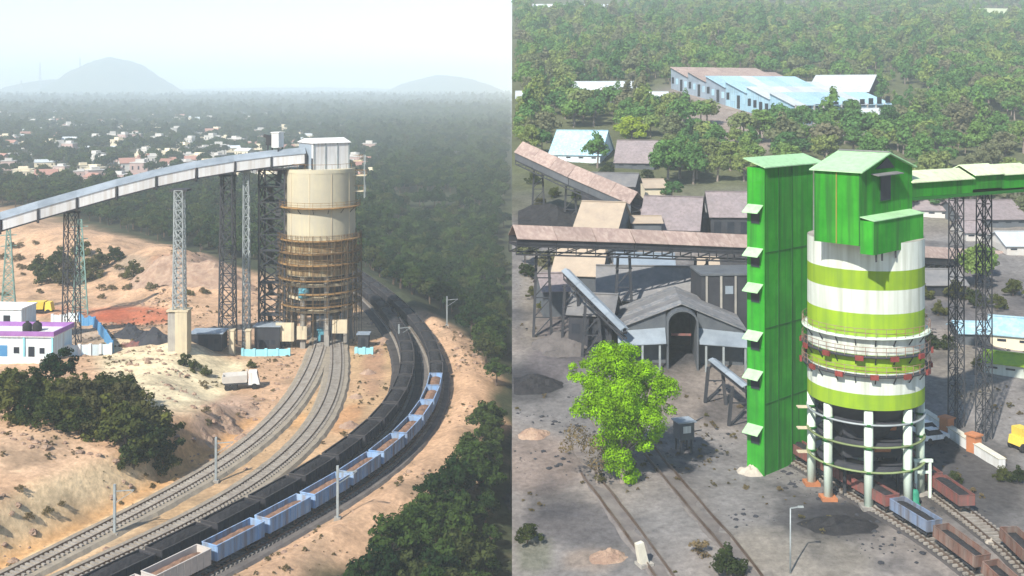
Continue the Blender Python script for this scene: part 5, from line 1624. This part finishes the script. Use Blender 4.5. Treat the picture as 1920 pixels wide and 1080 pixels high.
MB().bar((1.0, 0, 3.2), (2.4, -0.3, 3.9), 0.12).bar((1.0, 0, 2.2), (2.2, -0.3, 2.4), 0.1).build('signal_arm', M['dark_steel'], t)
for px, py, h, lab in ((1482, 1075, 6.0, 'thin pale lamp post at the bottom of the yard'),):
    t = thing('lamp_post', lab, 'lamp post', U(px, py), 0)
    MB().tube((0, 0, -0.3), (0, 0, h), 0.09, 0.06, n=8).build('pole', M['grey_steel'], t)
    MB().bar((0, 0, h), (0.9, 0, h + 0.15), 0.1).build('arm', M['grey_steel'], t)
    MB().box(0.7, 1.2, -0.12, 0.12, h + 0.08, h + 0.2).build('lamp_head', M['grey_steel'], t)
heap('sand_heap', 'small pale heap between the two trains at the lower right', 'sand heap', U(1860, 1020), 0.9, 0.7, 0.6, M['stone_dull'], 29)

# ------------------------------------------------------------------ trees
def leaf_cloud(b, lobes, leaf, dens, rnd):
    """leaf-sized bent quads strewn through lobes (centre, radii)"""
    for (c, rad) in lobes:
        area = 4 * math.pi * rad[0] * rad[2]
        for _ in range(int(area * dens)):
            z = rnd.uniform(-0.75, 1)
            a = rnd.uniform(0, 2 * math.pi)
            s = math.sqrt(max(0, 1 - z * z))
            nrm = Vector((s * math.cos(a), s * math.sin(a), z))
            k = rnd.uniform(0.55, 1.08) ** 0.7
            p = Vector((c[0] + nrm.x * rad[0] * k, c[1] + nrm.y * rad[1] * k, c[2] + nrm.z * rad[2] * k))
            nn = (nrm + Vector((rnd.gauss(0, 0.32), rnd.gauss(0, 0.32), rnd.gauss(0.2, 0.32)))).normalized()
            u = nn.cross(Vector((rnd.gauss(0, 1), rnd.gauss(0, 1), rnd.gauss(0, 1)))).normalized()
            v = nn.cross(u)
            l = leaf * rnd.uniform(0.6, 1.35)
            w = l * rnd.uniform(0.5, 0.85)
            o = len(b.v)
            b.v += [tuple(p - u * l), tuple(p + v * w + nn * l * 0.25), tuple(p + u * l), tuple(p - v * w + nn * l * 0.1)]
            b.f.append((o, o + 1, o + 2, o + 3)); b.sm.append(False)

def clumps(lobes, rnd, n=5, k=0.52):
    out = []
    for (c, r) in lobes:
        for i in range(n):
            v = Vector((rnd.gauss(0, 1), rnd.gauss(0, 1), rnd.gauss(0, 1))).normalized() * rnd.uniform(0.5, 0.85)
            q = k * rnd.uniform(0.7, 1.25)
            out.append(((c[0] + v.x * r[0], c[1] + v.y * r[1], c[2] + v.z * r[2]), (r[0] * q, r[1] * q, r[2] * q)))
    return out

def limbs(b, lobes, th, r0, rnd):
    """tapered trunk with limbs reaching into the lobes"""
    k = Vector((rnd.uniform(-0.3, 0.3), rnd.uniform(-0.3, 0.3), th))
    b.tube((0, 0, -0.6), tuple(k * 0.5), r0 * 1.25, r0 * 0.9, 8, False)
    b.tube(tuple(k * 0.5), tuple(k), r0 * 0.9, r0 * 0.7, 8, False)
    for (c, rad) in lobes:
        c = Vector(c)
        m = k.lerp(c, 0.5) + Vector((0, 0, -0.1 * (c - k).length))
        b.tube(tuple(k), tuple(m), r0 * 0.5, r0 * 0.3, 6, False)
        b.tube(tuple(m), tuple(c), r0 * 0.3, r0 * 0.08, 5, False)

def tree_kit(seed, leaf_m, h=9.0, cr=3.8, ch_=3.0, n=9, leaf=0.3, dens=7.0, bark='bark', trunk=0.42, vase=0.0):
    rnd = random.Random(seed)
    lobes = []
    for i in range(n):
        a = i * 2.4 + rnd.uniform(-0.4, 0.4)
        t = (i + 0.5) / n
        rr = cr * 0.66 * math.sqrt(t) * rnd.uniform(0.75, 1.2)
        z = h - ch_ * 0.75 - ch_ * 1.05 * t + rnd.uniform(-0.5, 0.5) + ch_ * 0.35
        s = cr * rnd.uniform(0.32, 0.52)
        lobes.append(((rr * math.cos(a), rr * math.sin(a), z), (s, s, s * rnd.uniform(0.65, 0.9))))
    tb, cb2 = MB(), MB()
    limbs(tb, lobes, h * trunk, 0.035 * h, rnd)
    leaf_cloud(cb2, clumps(lobes, rnd), leaf * 0.85, dens * 1.25, rnd)
    return tb.mesh('trunk', M[bark]), cb2.mesh('crown', leaf_m)

def plant_tree(kit, p, s, rz, label, group, name='tree', sz=1.0, cat='tree'):
    t = thing(name, label, cat, p, rz, group)
    if group:
        counted(t, label)
    t.scale = (s, s, s * sz)
    for nm, me in (('trunk', kit[0]), ('crown', kit[1])):
        o = bpy.data.objects.new(nm, me)
        col.objects.link(o)
        o.parent = t
    return t

K_L = [tree_kit(100 + i, M['leaf_left'], 9.0, 4.2, 3.4, 10, 0.34, 5.0) for i in range(5)]
K_S = [tree_kit(200 + i, M['leaf_scrub'], 4.6, 3.0, 2.6, 9, 0.24, 9.0, trunk=0.25) for i in range(5)]
K_D = [tree_kit(300 + i, M['leaf_dry'], 1.5, 1.3, 0.9, 6, 0.16, 14.0, trunk=0.2) for i in range(3)]
K_R = [tree_kit(400 + i, M['leaf_right'], 9.0, 4.3, 3.5, 10, 0.36, 4.6, 'pale_bark') for i in range(6)]
K_Y = tree_kit(500, M['leaf_yellow'], 9.5, 5.0, 4.2, 12, 0.36, 5.5, 'pale_bark')

rt = random.Random(11)
# scrub on the bank above the cut slope
def scrub(px, py, s, lab, grp):
    plant_tree(rt.choice(K_S), U(px, py), s, rt.uniform(0, 6.28), lab, grp, 'scrub_bush', cat='bush')
for px, py, s in ((20, 770, 1.1), (55, 775, 1.0), (0, 745, 1.2), (85, 785, 0.9), (120, 780, 1.0), (150, 800, 1.0), (175, 790, 1.2), (205, 805, 1.2), (235, 820, 1.25), (262, 840, 1.2), (290, 850, 1.15), (300, 820, 1.1), (270, 800, 1.2),
                  (225, 770, 1.2), (190, 755, 1.15), (160, 760, 1.2), (130, 750, 1.1), (100, 755, 1.0), (60, 745, 1.1), (20, 735, 1.0), (250, 865, 0.8), (312, 868, 0.7), (240, 745, 1.0), (205, 735, 0.9)):
    scrub(px, py + 14, s, 'dark scrub bush in the thicket above the cut slope', 'thicket above the cut slope')
plant_tree(K_L[1], U(105, 742), 0.78, 1.0, 'taller dark teal tree standing out of the thicket beside the compound', None, 'thicket_tree')
for px, py, s in ((95, 530, 1.3), (130, 535, 1.4), (165, 525, 1.3), (75, 515, 1.2), (110, 500, 1.2), (185, 505, 1.2), (250, 520, 1.0), (215, 490, 1.0), (150, 480, 1.1)):
    scrub(px, py, s, 'olive scrub bush on the sandy bank', 'scrub on the sandy bank')
for px, py, s in ((345, 685, 0.5), (365, 695, 0.45), (385, 705, 0.4), (470, 690, 0.35)):
    scrub(px, py, s, 'small dark shrub on the sand below the cream pier', 'shrubs below the cream pier')
for i in range(46):
    px, py = rt.uniform(0, 480), rt.uniform(455, 560)
    if py < 440 + 0.22 * px:
        continue
    plant_tree(rt.choice(K_D), U(px, py), rt.uniform(0.7, 1.5), rt.uniform(0, 6), 'small dry shrub dotted on the sandy bank', 'dry shrubs on the sandy bank', 'dry_shrub', cat='shrub')
for i in range(12):
    px = rt.uniform(0, 330)
    py = rt.uniform(830, 1000)
    p = U(px, py)
    if tx('T1', p.y) - p.x < 5:
        continue
    plant_tree(rt.choice(K_D), p, rt.uniform(0.25, 0.6), rt.uniform(0, 6), 'tiny dry tuft on the pale cut slope', 'dry tufts on the cut slope', 'dry_shrub', cat='shrub')
for i in range(30):
    px, py = rt.uniform(330, 760), rt.uniform(670, 900)
    p = U(px, py)
    if min(abs(p.x - tx(k, p.y)) for k in ('T1', 'T2', 'TI', 'TO')) < 3.6 or p.x > tx('TI', p.y):
        continue
    plant_tree(rt.choice(K_D), p, rt.uniform(0.3, 0.7), rt.uniform(0, 6), 'tiny dry tuft between the khaki tracks', 'dry tufts by the tracks', 'dry_shrub', cat='shrub')

# trees on the lower side of the railway curve and behind it
pos_l = []
def far_enough(p, lst, dist):
    return all((p.x - q.x) ** 2 + (p.y - q.y) ** 2 > dist * dist for q in lst)
for target, ya, yb, gap in ((70, 88, 165, 2.8), (112, 165, 285, 3.6), (165, 262, 420, 5.0)):
    tries = 0
    while len(pos_l) < target and tries < 12000:
        tries += 1
        y = rt.uniform(ya, yb)
        x = rt.uniform(-0.49 * y, -1.0)
        v = x - tx('TO', y)
        ok = v > 10.5 + 4.5 * nz(x, y, 0.08, 8.0)
        if y > 250 and not ok:
            line = 292 - (x + 64) * 1.12
            ok = y > line and (y > 330 or (v > 8 or tx('T1', y) - x > 8))
        if x > -2.6:
            ok = False
        tpx, tpy = proj(x, y, ground(x, y) + 6.0)
        if ok and v > 5 and y < 270 and tpx < np.interp(tpy, [600, 680, 760, 860, 960, 1080, 1250], [880, 945, 905, 815, 735, 640, 520]):
            ok = False
        p = Vector((x, y, ground(x, y)))
        if ok and far_enough(p, pos_l, gap):
            pos_l.append(p)
for p in pos_l:
    near = p.y < 165
    behind = p.x - tx('TO', p.y) < 8 or p.y > 285
    lab, grp = (('dark green tree below the railway curve', 'trees below the railway curve') if near else
                (('dense green tree in the wood behind the cream silo', 'trees behind the cream silo') if behind else
                 ('green tree in the wood right of the railway curve', 'trees right of the railway curve')))
    plant_tree(rt.choice(K_L), p, rt.uniform(0.62, 0.95) * (0.9 if near else 1.0) * min(1.0, max(0.45, -p.x / 4.4)), rt.uniform(0, 6.28), lab, grp, sz=rt.uniform(0.85, 1.1))

# lime tree in the yard
lp = U(1168, 905)
sc1 = lp.y / F
rl_ = random.Random(5)
lobes = []
for px, py, r, dy in ((1160, 715, 62, 0), (1215, 735, 50, 1), (1105, 735, 42, -0.5), (1150, 675, 36, 0), (1195, 690, 36, 1.5), (1180, 790, 52, 0), (1235, 760, 34, 0.5), (1250, 720, 26, 0), (1140, 770, 40, 1.5), (1172, 850, 34, 0), (1178, 885, 22, -0.3), (1090, 700, 26, 0.5), (1095, 770, 26, 0), (1205, 830, 26, 0.6), (1150, 740, 50, -2.2), (1200, 770, 44, -2.0), (1170, 700, 44, 2.5), (1225, 700, 30, -1.0), (1132, 815, 34, 0.2), (1212, 800, 40, -0.6), (1158, 860, 30, 0.8)):
    c = Vector(((px - 1168) * sc1, dy, (905 - py) * sc1))
    lobes.append((tuple(c), (r * sc1, r * sc1, r * sc1 * 0.82)))
tb, cr_ = MB(), MB()
limbs(tb, lobes, 3.2, 0.34, rl_)
leaf_cloud(cr_, clumps(lobes, rl_, 6, 0.5), 0.115, 30.0, rl_)
lime = thing('lime_tree', 'brilliant lime green tree standing alone in the grey yard', 'tree', lp)
tb.build('trunk', M['pale_bark'], lime, fix=False)
cr_.build('crown', M['leaf_lime'], lime, fix=False)
dry = []
for px, py, r, dy in ((1080, 815, 24, 0), (1110, 835, 26, 0.3), (1062, 835, 16, -0.4), (1120, 870, 20, 0.2)):
    dry.append((((px - 1118) * sc1, dy, (905 - py) * sc1), (r * sc1, r * sc1, r * sc1 * 0.8)))
tb, cr_ = MB(), MB()
limbs(tb, dry, 1.2, 0.16, rl_)
leaf_cloud(cr_, dry, 0.13, 14.0, rl_)
dt = thing('half_bare_tree', 'half-bare grey-green tree leaning beside the lime tree', 'tree', U(1118, 905))
tb.build('trunk', M['pale_bark'], dt, fix=False)
cr_.build('crown', M['leaf_dry'], dt, fix=False)
plant_tree(K_S[0], U(1362, 1078), 0.62, 0, 'small green bush at the bottom of the yard', None, 'yard_bush', cat='bush')
plant_tree(K_S[1], U(990, 1020), 0.5, 2, 'low green bush at the lower left edge of the yard', None, 'yard_bush', cat='bush')
plant_tree(K_D[1], U(1310, 1040), 0.9, 2, 'dry shrub left of the small green bush', None, 'dry_shrub', cat='shrub')
plant_tree(K_D[2], U(1125, 905), 0.7, 1, 'dry shrub at the foot of the half-bare tree', None, 'dry_shrub', cat='shrub')
plant_tree(K_Y, U(1186, 272), 1.12, 0.4, 'round yellow-green tree behind the sky blue roofed shed', None, 'yellow_tree', sz=0.85)

for px, py, s_ in ((1010, 395, 0.7), (1040, 370, 0.6), (1085, 375, 0.7), (1110, 365, 0.6), (1150, 350, 0.5), (1000, 345, 0.7), (1075, 345, 0.6), (1140, 330, 0.8), (1215, 335, 0.6), (1245, 355, 0.7), (990, 520, 0.6), (1000, 560, 0.5), (1030, 545, 0.6), (1020, 585, 0.5), (1790, 560, 0.7), (1830, 575, 0.7), (1760, 590, 0.5), (1870, 580, 0.6), (1745, 650, 0.5), (1775, 655, 0.5), (1835, 690, 0.4), (1730, 560, 0.6), (1900, 555, 0.7), (1880, 900, 0.35), (1910, 905, 0.4), (1790, 905, 0.3)):
    scrub(px, py, s_, 'olive bush among the plant buildings on the hillside', 'bushes among the plant buildings')
# individual trees on the hillside
ZONES = [(1072, 165, 1212, 200), (1215, 175, 1262, 200), (1030, 240, 1160, 306), (1155, 265, 1245, 330), (1600, 205, 1680, 242), (1120, 380, 1420, 450), (1290, 190, 1400, 226), (1330, 215, 1440, 262), (960, 180, 988, 202)]
def in_factory(x, y, m=7.0):
    q = Vector((x - ca.x, y - ca.y, 0))
    det = e1.x * e2.y - e1.y * e2.x
    a_ = (q.x * e2.y - q.y * e2.x) / det
    b_ = (e1.x * q.y - e1.y * q.x) / det
    return (-m < a_ < L1 + m and -m < b_ < L2 + m) or (abs(x - 134) < 34 and abs(y - 427) < 26) or (-22 < a_ < 0 and 10 < b_ < L2)
FAR_ZONES = [(995, 0, 1185, 28), (1180, 40, 1220, 54), (1435, 10, 1535, 28), (1800, 18, 1920, 40)]
def free_spot(px, py, pad=4):
    return not any(a - pad < px < c + pad and b < py < d + pad for a, b, c, d in ZONES + FAR_ZONES)
pos_r = []
tries = 0
while len(pos_r) < 110 and tries < 40000:
    tries += 1
    y = rt.uniform(205, 430)
    x = rt.uniform(2.5, 0.5 * y)
    z = hR(x, y)
    px, py = proj(x, y, z)
    if py > 415 or not free_spot(px, py) or in_factory(x, y):
        continue
    if py > 345 and not (px < 985 or 1240 < px < 1300 or 1700 < px):
        continue
    if py > 300 and px < 1235:
        continue
    p = Vector((x, y, z))
    if far_enough(p, pos_r, 6.0):
        pos_r.append(p)
for px, py in ((1275, 335), (1300, 345), (1320, 335), (1345, 340), (1280, 290), (1305, 300), (1255, 320), (1370, 320), (1395, 340), (1120, 315), (1260, 270), (1760, 380), (1800, 385), (1840, 390), (1880, 395), (1730, 370), (1850, 520), (1830, 540), (985, 500), (1030, 525)):
    p = U(px, py)
    if far_enough(p, pos_r, 3.0):
        pos_r.append(p)
for p in pos_r:
    px, py = proj(*p)
    lab, grp = (('leafy hillside tree right of the blue factory', 'hillside trees right of the factory') if px > 1500 else
                (('leafy hillside tree below the blue factory', 'hillside trees below the factory') if py > 240 else
                 ('leafy hillside tree left of the blue factory', 'hillside trees left of the factory')))
    s = rt.uniform(0.7, 1.15)
    if p.y < 250:
        s *= 0.8
    if p.x < 4.5 * s:
        s *= max(0.35, p.x / (4.5 * s))
    plant_tree(rt.choice(K_R), p, s, rt.uniform(0, 6.28), lab, grp, sz=rt.uniform(0.85, 1.15))

# ------------------------------------------------------------------ far woods: one mass each, scattered from a few low tree shapes
def far_kit(seed, leaf_m, bark):
    rnd = random.Random(seed)
    lobes = []
    for i in range(7):
        a = i * 2.4
        rr = 2.9 * math.sqrt((i + 0.3) / 7)
        s = rnd.uniform(1.5, 2.2)
        lobes.append(((rr * math.cos(a), rr * math.sin(a), 6.6 - 0.32 * i + rnd.uniform(-0.4, 0.6)), (s, s, s * 0.8)))
    b = MB()
    leaf_cloud(b, lobes, 0.5, 2.6, rnd)
    k = len(b.f)
    b.tube((0, 0, -1), (0.2, 0, 6), 0.3, 0.12, 5, False)
    me = b.mesh('far_tree', [leaf_m, M[bark]])
    for f in range(k, len(b.f)):
        me.polygons[f].material_index = 1
    return bpy.data.objects.new('far_tree', me)

def far_kit_tall(seed, leaf_m, bark):
    rnd = random.Random(seed)
    lobes = [((rnd.uniform(-1.3, 1.3), rnd.uniform(-1.3, 1.3), 4.0 + 1.15 * i), (2.3 - 0.28 * i, 2.3 - 0.28 * i, 1.5)) for i in range(6)]
    b = MB()
    leaf_cloud(b, lobes, 0.45, 2.8, rnd)
    k = len(b.f)
    b.tube((0, 0, -1), (0.2, 0, 7), 0.28, 0.1, 5, False)
    me = b.mesh('far_tree', [leaf_m, M[bark]])
    for f in range(k, len(b.f)):
        me.polygons[f].material_index = 1
    return bpy.data.objects.new('far_tree', me)

def woods(name, label, pts, kits, cat='wood'):
    """pts: (x, y, z, scale, rot)"""
    cname = bpy.data.collections.new(name + '_shapes')
    for k in kits:
        cname.objects.link(k)
    me = bpy.data.meshes.new(name)
    me.from_pydata([p[:3] for p in pts], [], [])
    for an, tp_, vals in (('scl', 'FLOAT', [p[3] for p in pts]), ('rot', 'FLOAT', [p[4] for p in pts])):
        a = me.attributes.new(an, tp_, 'POINT')
        a.data.foreach_set('value', np.array(vals, dtype=np.float32))
    a = me.attributes.new('pick', 'INT', 'POINT')
    a.data.foreach_set('value', np.array([rt.randrange(len(kits)) for _ in pts], dtype=np.int32))
    o = bpy.data.objects.new(name, me)
    col.objects.link(o)
    ng = bpy.data.node_groups.new(name, 'GeometryNodeTree')
    ng.interface.new_socket('Geometry', in_out='INPUT', socket_type='NodeSocketGeometry')
    ng.interface.new_socket('Geometry', in_out='OUTPUT', socket_type='NodeSocketGeometry')
    N, Lk = ng.nodes, ng.links
    gi, go = N.new('NodeGroupInput'), N.new('NodeGroupOutput')
    ci = N.new('GeometryNodeCollectionInfo')
    ci.inputs['Collection'].default_value = cname
    ci.inputs['Separate Children'].default_value = True
    ci.inputs['Reset Children'].default_value = True
    ip = N.new('GeometryNodeInstanceOnPoints')
    ip.inputs['Pick Instance'].default_value = True
    def attr(nm, dt_):
        q = N.new('GeometryNodeInputNamedAttribute')
        q.data_type = dt_
        q.inputs['Name'].default_value = nm
        return q.outputs['Attribute']
    cx = N.new('ShaderNodeCombineXYZ')
    Lk.new(attr('rot', 'FLOAT'), cx.inputs['Z'])
    Lk.new(gi.outputs[0], ip.inputs['Points'])
    Lk.new(ci.outputs[0], ip.inputs['Instance'])
    Lk.new(attr('pick', 'INT'), ip.inputs['Instance Index'])
    Lk.new(cx.outputs[0], ip.inputs['Rotation'])
    Lk.new(attr('scl', 'FLOAT'), ip.inputs['Scale'])
    Lk.new(ip.outputs[0], go.inputs[0])
    md = o.modifiers.new('scatter', 'NODES')
    md.node_group = ng
    return tag(o, label, cat, kind='stuff')

FL = [far_kit(600 + i, M['leaf_left'], 'bark') for i in range(4)] + [far_kit_tall(650, M['leaf_left'], 'bark')]
FR = [far_kit(700 + i, M['leaf_right'], 'pale_bark') for i in range(4)] + [far_kit_tall(750 + i, M['leaf_right'], 'pale_bark') for i in range(2)]

# houses of the hazy town (left) first, so that the wood leaves room for them
def house_kit(w, d, h, rise, wall, roof):
    a = MB().box(-w / 2, w / 2, -d / 2, d / 2, -1.5, h)
    b = MB()
    if rise > 0:
        a.prism([(-d / 2, h), (d / 2, h), (0, h + rise)], 'x', -w / 2 + 0.02, w / 2 - 0.02)
        for s in (-1, 1):
            b.hexa([(-w / 2 - 0.4, s * (d / 2 + 0.4), h - 0.1), (w / 2 + 0.4, s * (d / 2 + 0.4), h - 0.1), (w / 2 + 0.4, 0, h + rise), (-w / 2 - 0.4, 0, h + rise),
                    (-w / 2 - 0.4, s * (d / 2 + 0.4), h + 0.1), (w / 2 + 0.4, s * (d / 2 + 0.4), h + 0.1), (w / 2 + 0.4, 0, h + rise + 0.2), (-w / 2 - 0.4, 0, h + rise + 0.2)])
    else:
        b.box(-w / 2 - 0.3, w / 2 + 0.3, -d / 2 - 0.3, d / 2 + 0.3, h, h + 0.3)
        b.box(-w / 4, w / 4, -d / 4, d / 4, h + 0.3, h + 2.3)
    c = MB()
    for i in range(3):
        x = -w / 2 + (i + 0.5) * w / 3
        c.box(x - 0.55, x + 0.55, -d / 2 - 0.06, -d / 2, h * 0.45, h * 0.75)
    return a.mesh('wall', wall), b.mesh('roof', roof), c.mesh('window_row', M['glass_dark'])
HK = [(house_kit(13, 9, 4.5, 2.6, M['plaster_white'], M['tile_red']), 'white house with red tiled roof'),
      (house_kit(12, 10, 6.5, 0, M['plaster_white'], M['plaster_white']), 'white flat-roofed house'),
      (house_kit(11, 9, 4.2, 2.2, M['plaster_pink'], M['tile_red']), 'pink house with red roof'),
      (house_kit(14, 9, 5.5, 0, M['plaster_cream'], M['plaster_cream']), 'cream flat-roofed house'),
      (house_kit(16, 10, 4.4, 2.2, M['plaster_cream'], M['white_roof']), 'cream house with white sheet roof'),
      (house_kit(12, 9, 7.5, 0, M['plaster_pink'], M['plaster_white']), 'pink two-storey flat-roofed house')]
town = []
rh = random.Random(21)
rows = [(285, 345, 0, 700, 95), (242, 285, 0, 600, 90), (212, 242, 0, 520, 60)]
for y0, y1, x0, x1, nn in rows:
    k = 0
    while k < nn:
        px, py = rh.uniform(x0, x1), rh.uniform(y0, y1)
        d_ = F * CH / (py - HZ)
        x = (px - 960) / F * d_
        p = Vector((x, d_, ground(x, d_)))
        if not far_enough(p, town, 11.5):
            px += 1
            nn -= 0.02
            continue
        town.append(p)
        k += 1
for p in town:
    (kw, kr, kwin), lab = rh.choice(HK)
    px = proj(*p)[0]
    side = 'left of the silo, in the hazy town near the left edge' if px < 240 else ('in the hazy town above the white conveyor' if px < 500 else 'in the hazy town beside the cream silo')
    t = thing('town_house', lab, 'house', p, rh.uniform(-0.7, 0.7), 'houses of the hazy town')
    counted(t, lab + ' in the hazy town')
    hs_ = rh.uniform(0.6, 0.95) * (1.0 + 0.35 * smooth(800, 1600, p.y))
    t.scale = (hs_, hs_, hs_ * rh.uniform(0.85, 1.2))
    for nm, me in (('wall', kw), ('roof', kr), ('window_row', kwin)):
        o = bpy.data.objects.new(nm, me)
        col.objects.link(o)
        o.parent = t

tgrid = {}
for p in town:
    tgrid.setdefault((int(p.x // 20), int(p.y // 20)), []).append(p)
def near_house(x, y, r):
    i, j = int(x // 20), int(y // 20)
    for a in (-1, 0, 1):
        for b in (-1, 0, 1):
            for q in tgrid.get((i + a, j + b), ()):
                dx, dy = x - q.x, y - q.y
                if dx * dx + dy * dy < r * r or (abs(dx) < 8 and -26 < dy < 0):
                    return True
    return False

pts = []
for (d0, d1, sp, s0, s1) in ((255, 385, 5.6, 0.6, 0.95), (385, 620, 6.5, 0.7, 1.1), (620, 1100, 8.5, 0.8, 1.25), (1100, 1900, 12, 1.0, 1.6), (1900, 3400, 20, 1.5, 2.4), (3400, 7600, 38, 2.4, 3.6)):
    y = d0
    while y < d1:
        x = -0.52 * y - 30
        while x < -3.5:
            xx, yy = x + rt.uniform(-0.5, 0.5) * sp, y + rt.uniform(-0.5, 0.5) * sp
            s = rt.uniform(s0, s1)
            ok = xx < -3.6 * s
            px, py = proj(xx, yy, ground(xx, yy))
            if ok and yy < 460:
                ok = (xx - tx('TO', yy) > 12 or (yy > 300 - (xx + 64) * 1.12 and (yy > 340 or tx('T1', yy) - xx > 9))) and far_enough(Vector((xx, yy, 0)), pos_l, 3.6)
            if ok and yy < 2400:
                ok = not near_house(xx, yy, 9)
                inside = 0 < px < 650 and 560 < yy < 2300
                if ok and inside and rt.random() < 0.42 + 0.5 * nz(xx, yy, 0.02, 1.0):
                    ok = False
            if ok and nz(xx, yy, 0.012, 20.0) > 0.42:
                ok = False
            if ok:
                pts.append((xx, yy, ground(xx, yy) - 0.3, s, rt.uniform(0, 6.28)))
            x += sp
        y += sp
woods('far_wood', 'hazy dark woodland filling the plain behind the cream silo', pts, FL)
pts = []
for (d0, d1, sp, s0, s1) in ((300, 620, 7.0, 0.5, 1.4), (620, 1050, 9.0, 0.6, 1.8), (1050, 1500, 12, 0.8, 2.1)):
    y = d0
    while y < d1:
        x = 3.5
        while x < 0.52 * y + 30:
            xx, yy = x + rt.uniform(-0.5, 0.5) * sp, y + rt.uniform(-0.5, 0.5) * sp
            s = rt.uniform(s0, s1)
            z = hR(xx, yy)
            px, py = proj(xx, yy, z)
            ok = xx > 3.6 * s and free_spot(px, py) and not in_factory(xx, yy)
            if ok and yy < 440:
                ok = far_enough(Vector((xx, yy, 0)), pos_r, 5.0) and not (py > 300 and px < 1235)
            if ok and nz(xx, yy, 0.015, 30.0) > 0.45:
                ok = False
            if ok:
                pts.append((xx, yy, z - 0.3, s, rt.uniform(0, 6.28)))
            x += sp
        y += sp
woods('hillside_wood', 'mixed green and olive woodland covering the upper hillside', pts, FR)
def rock_kit(seed, m):
    rnd = random.Random(seed)
    b = MB()
    vs = []
    for k, z in enumerate((-0.4, 0.15, 0.5)):
        for i in range(6):
            a = i * math.pi / 3 + k * 0.4
            r = (0.9, 1.0, 0.45)[k] * rnd.uniform(0.65, 1.15)
            vs.append((r * math.cos(a), r * math.sin(a), z * rnd.uniform(0.7, 1.2)))
    fs = [(k * 6 + i, k * 6 + (i + 1) % 6, k * 6 + 6 + (i + 1) % 6, k * 6 + 6 + i) for k in range(2) for i in range(6)] + [tuple(range(12, 18))]
    b.add(vs, fs)
    return bpy.data.objects.new('stone_shape', b.mesh('stone_shape', m))

def shape_of(kit):
    return bpy.data.objects.new('tuft_shape', kit[1])

def strew(n, x0, x1, y0, y1, test, s0, s1):
    out = []
    k = 0
    while len(out) < n and k < n * 12:
        k += 1
        x, y = rt.uniform(x0, x1), rt.uniform(y0, y1)
        if not (x0 <= x <= x1) or abs(x) > 0.5 * y or not test(x, y):
            continue
        out.append((x, y, ground(x, y), s0 + (s1 - s0) * rt.random() ** 3, rt.uniform(0, 6.28)))
    return out

def clear_of_tracks(x, y, m=3.4):
    return all(abs(x - tx(k, y)) > m for k in ('T1', 'T2', 'TI', 'TO'))
line_ok = lambda x, y: y < 286 - (x + 64) * 1.12 and x < tx('TO', y) + 11
pale = [rock_kit(800 + i, M['dirt_brown']) for i in range(3)]
woods('scattered_stones', 'loose brown stones strewn over the sandy ground', strew(1300, -95, -3, 98, 330, lambda x, y: line_ok(x, y) and clear_of_tracks(x, y) and nz(x, y, 0.09, 3.0) > 0.08, 0.12, 0.75), pale, 'stones')
woods('dry_grass', 'dry grass tufts dotted over the sandy ground', strew(1500, -95, -3, 98, 330, lambda x, y: line_ok(x, y) and clear_of_tracks(x, y, 2.9) and nz(x, y, 0.06, 13.0) > 0.05, 0.08, 0.4), [shape_of(k) for k in K_D], 'grass')
dark = [rock_kit(820 + i, M['coal_wall']) for i in range(3)]
yard_ok = lambda x, y: math.hypot(x - RX, y - RY) > 4 and nz(x, y, 0.11, 5.0) > 0.12
woods('coal_lumps', 'spilled coal lumps and grit strewn over the grey yard', strew(1300, 0.3, 75, 92, 165, yard_ok, 0.06, 0.38), dark, 'coal')
woods('yard_weeds', 'dry weeds growing along the edges of the grey yard', strew(500, 0.5, 75, 92, 190, lambda x, y: nz(x, y, 0.07, 23.0) > 0.12, 0.1, 0.42), [shape_of(k) for k in K_D], 'weeds')
fd = MB()
q0 = [U(1800, 34), U(1935, 38), U(1935, 22), U(1830, 20)]
for q in q0:
    fd.v.append((q.x, q.y, q.z + 2.5))
fd.f.append((0, 1, 2, 3)); fd.sm.append(False)
tag(fd.build('field', M['field'], fix=False), kind='structure')

for base, objs in COUNTED.items():
    if len(objs) > 1:
        bpy.context.view_layer.update()
        objs.sort(key=lambda o: proj(*o.location)[0])
        for i, o in enumerate(objs):
            o['label'] = '%s, %s from the left' % (base, ordinal(i + 1))

# ------------------------------------------------------------------ haze
hz_m = bpy.data.materials.new('haze_air')
hz_m.use_nodes = True
hn = hz_m.node_tree
hn.nodes.clear()
ho = hn.nodes.new('ShaderNodeOutputMaterial')
hv = hn.nodes.new('ShaderNodeVolumePrincipled')
hv.inputs['Color'].default_value = (0.80, 0.93, 1.0, 1)
hv.inputs['Density'].default_value = HAZE_DENSITY
hv.inputs['Anisotropy'].default_value = -0.2
hn.links.new(hv.outputs[0], ho.inputs['Volume'])
hb = MB().box(-6100, 6100, -700, 11100, -14, 250).build('haze', hz_m)
tag(hb, 'pale even haze hanging over the whole place', 'haze', kind='stuff')
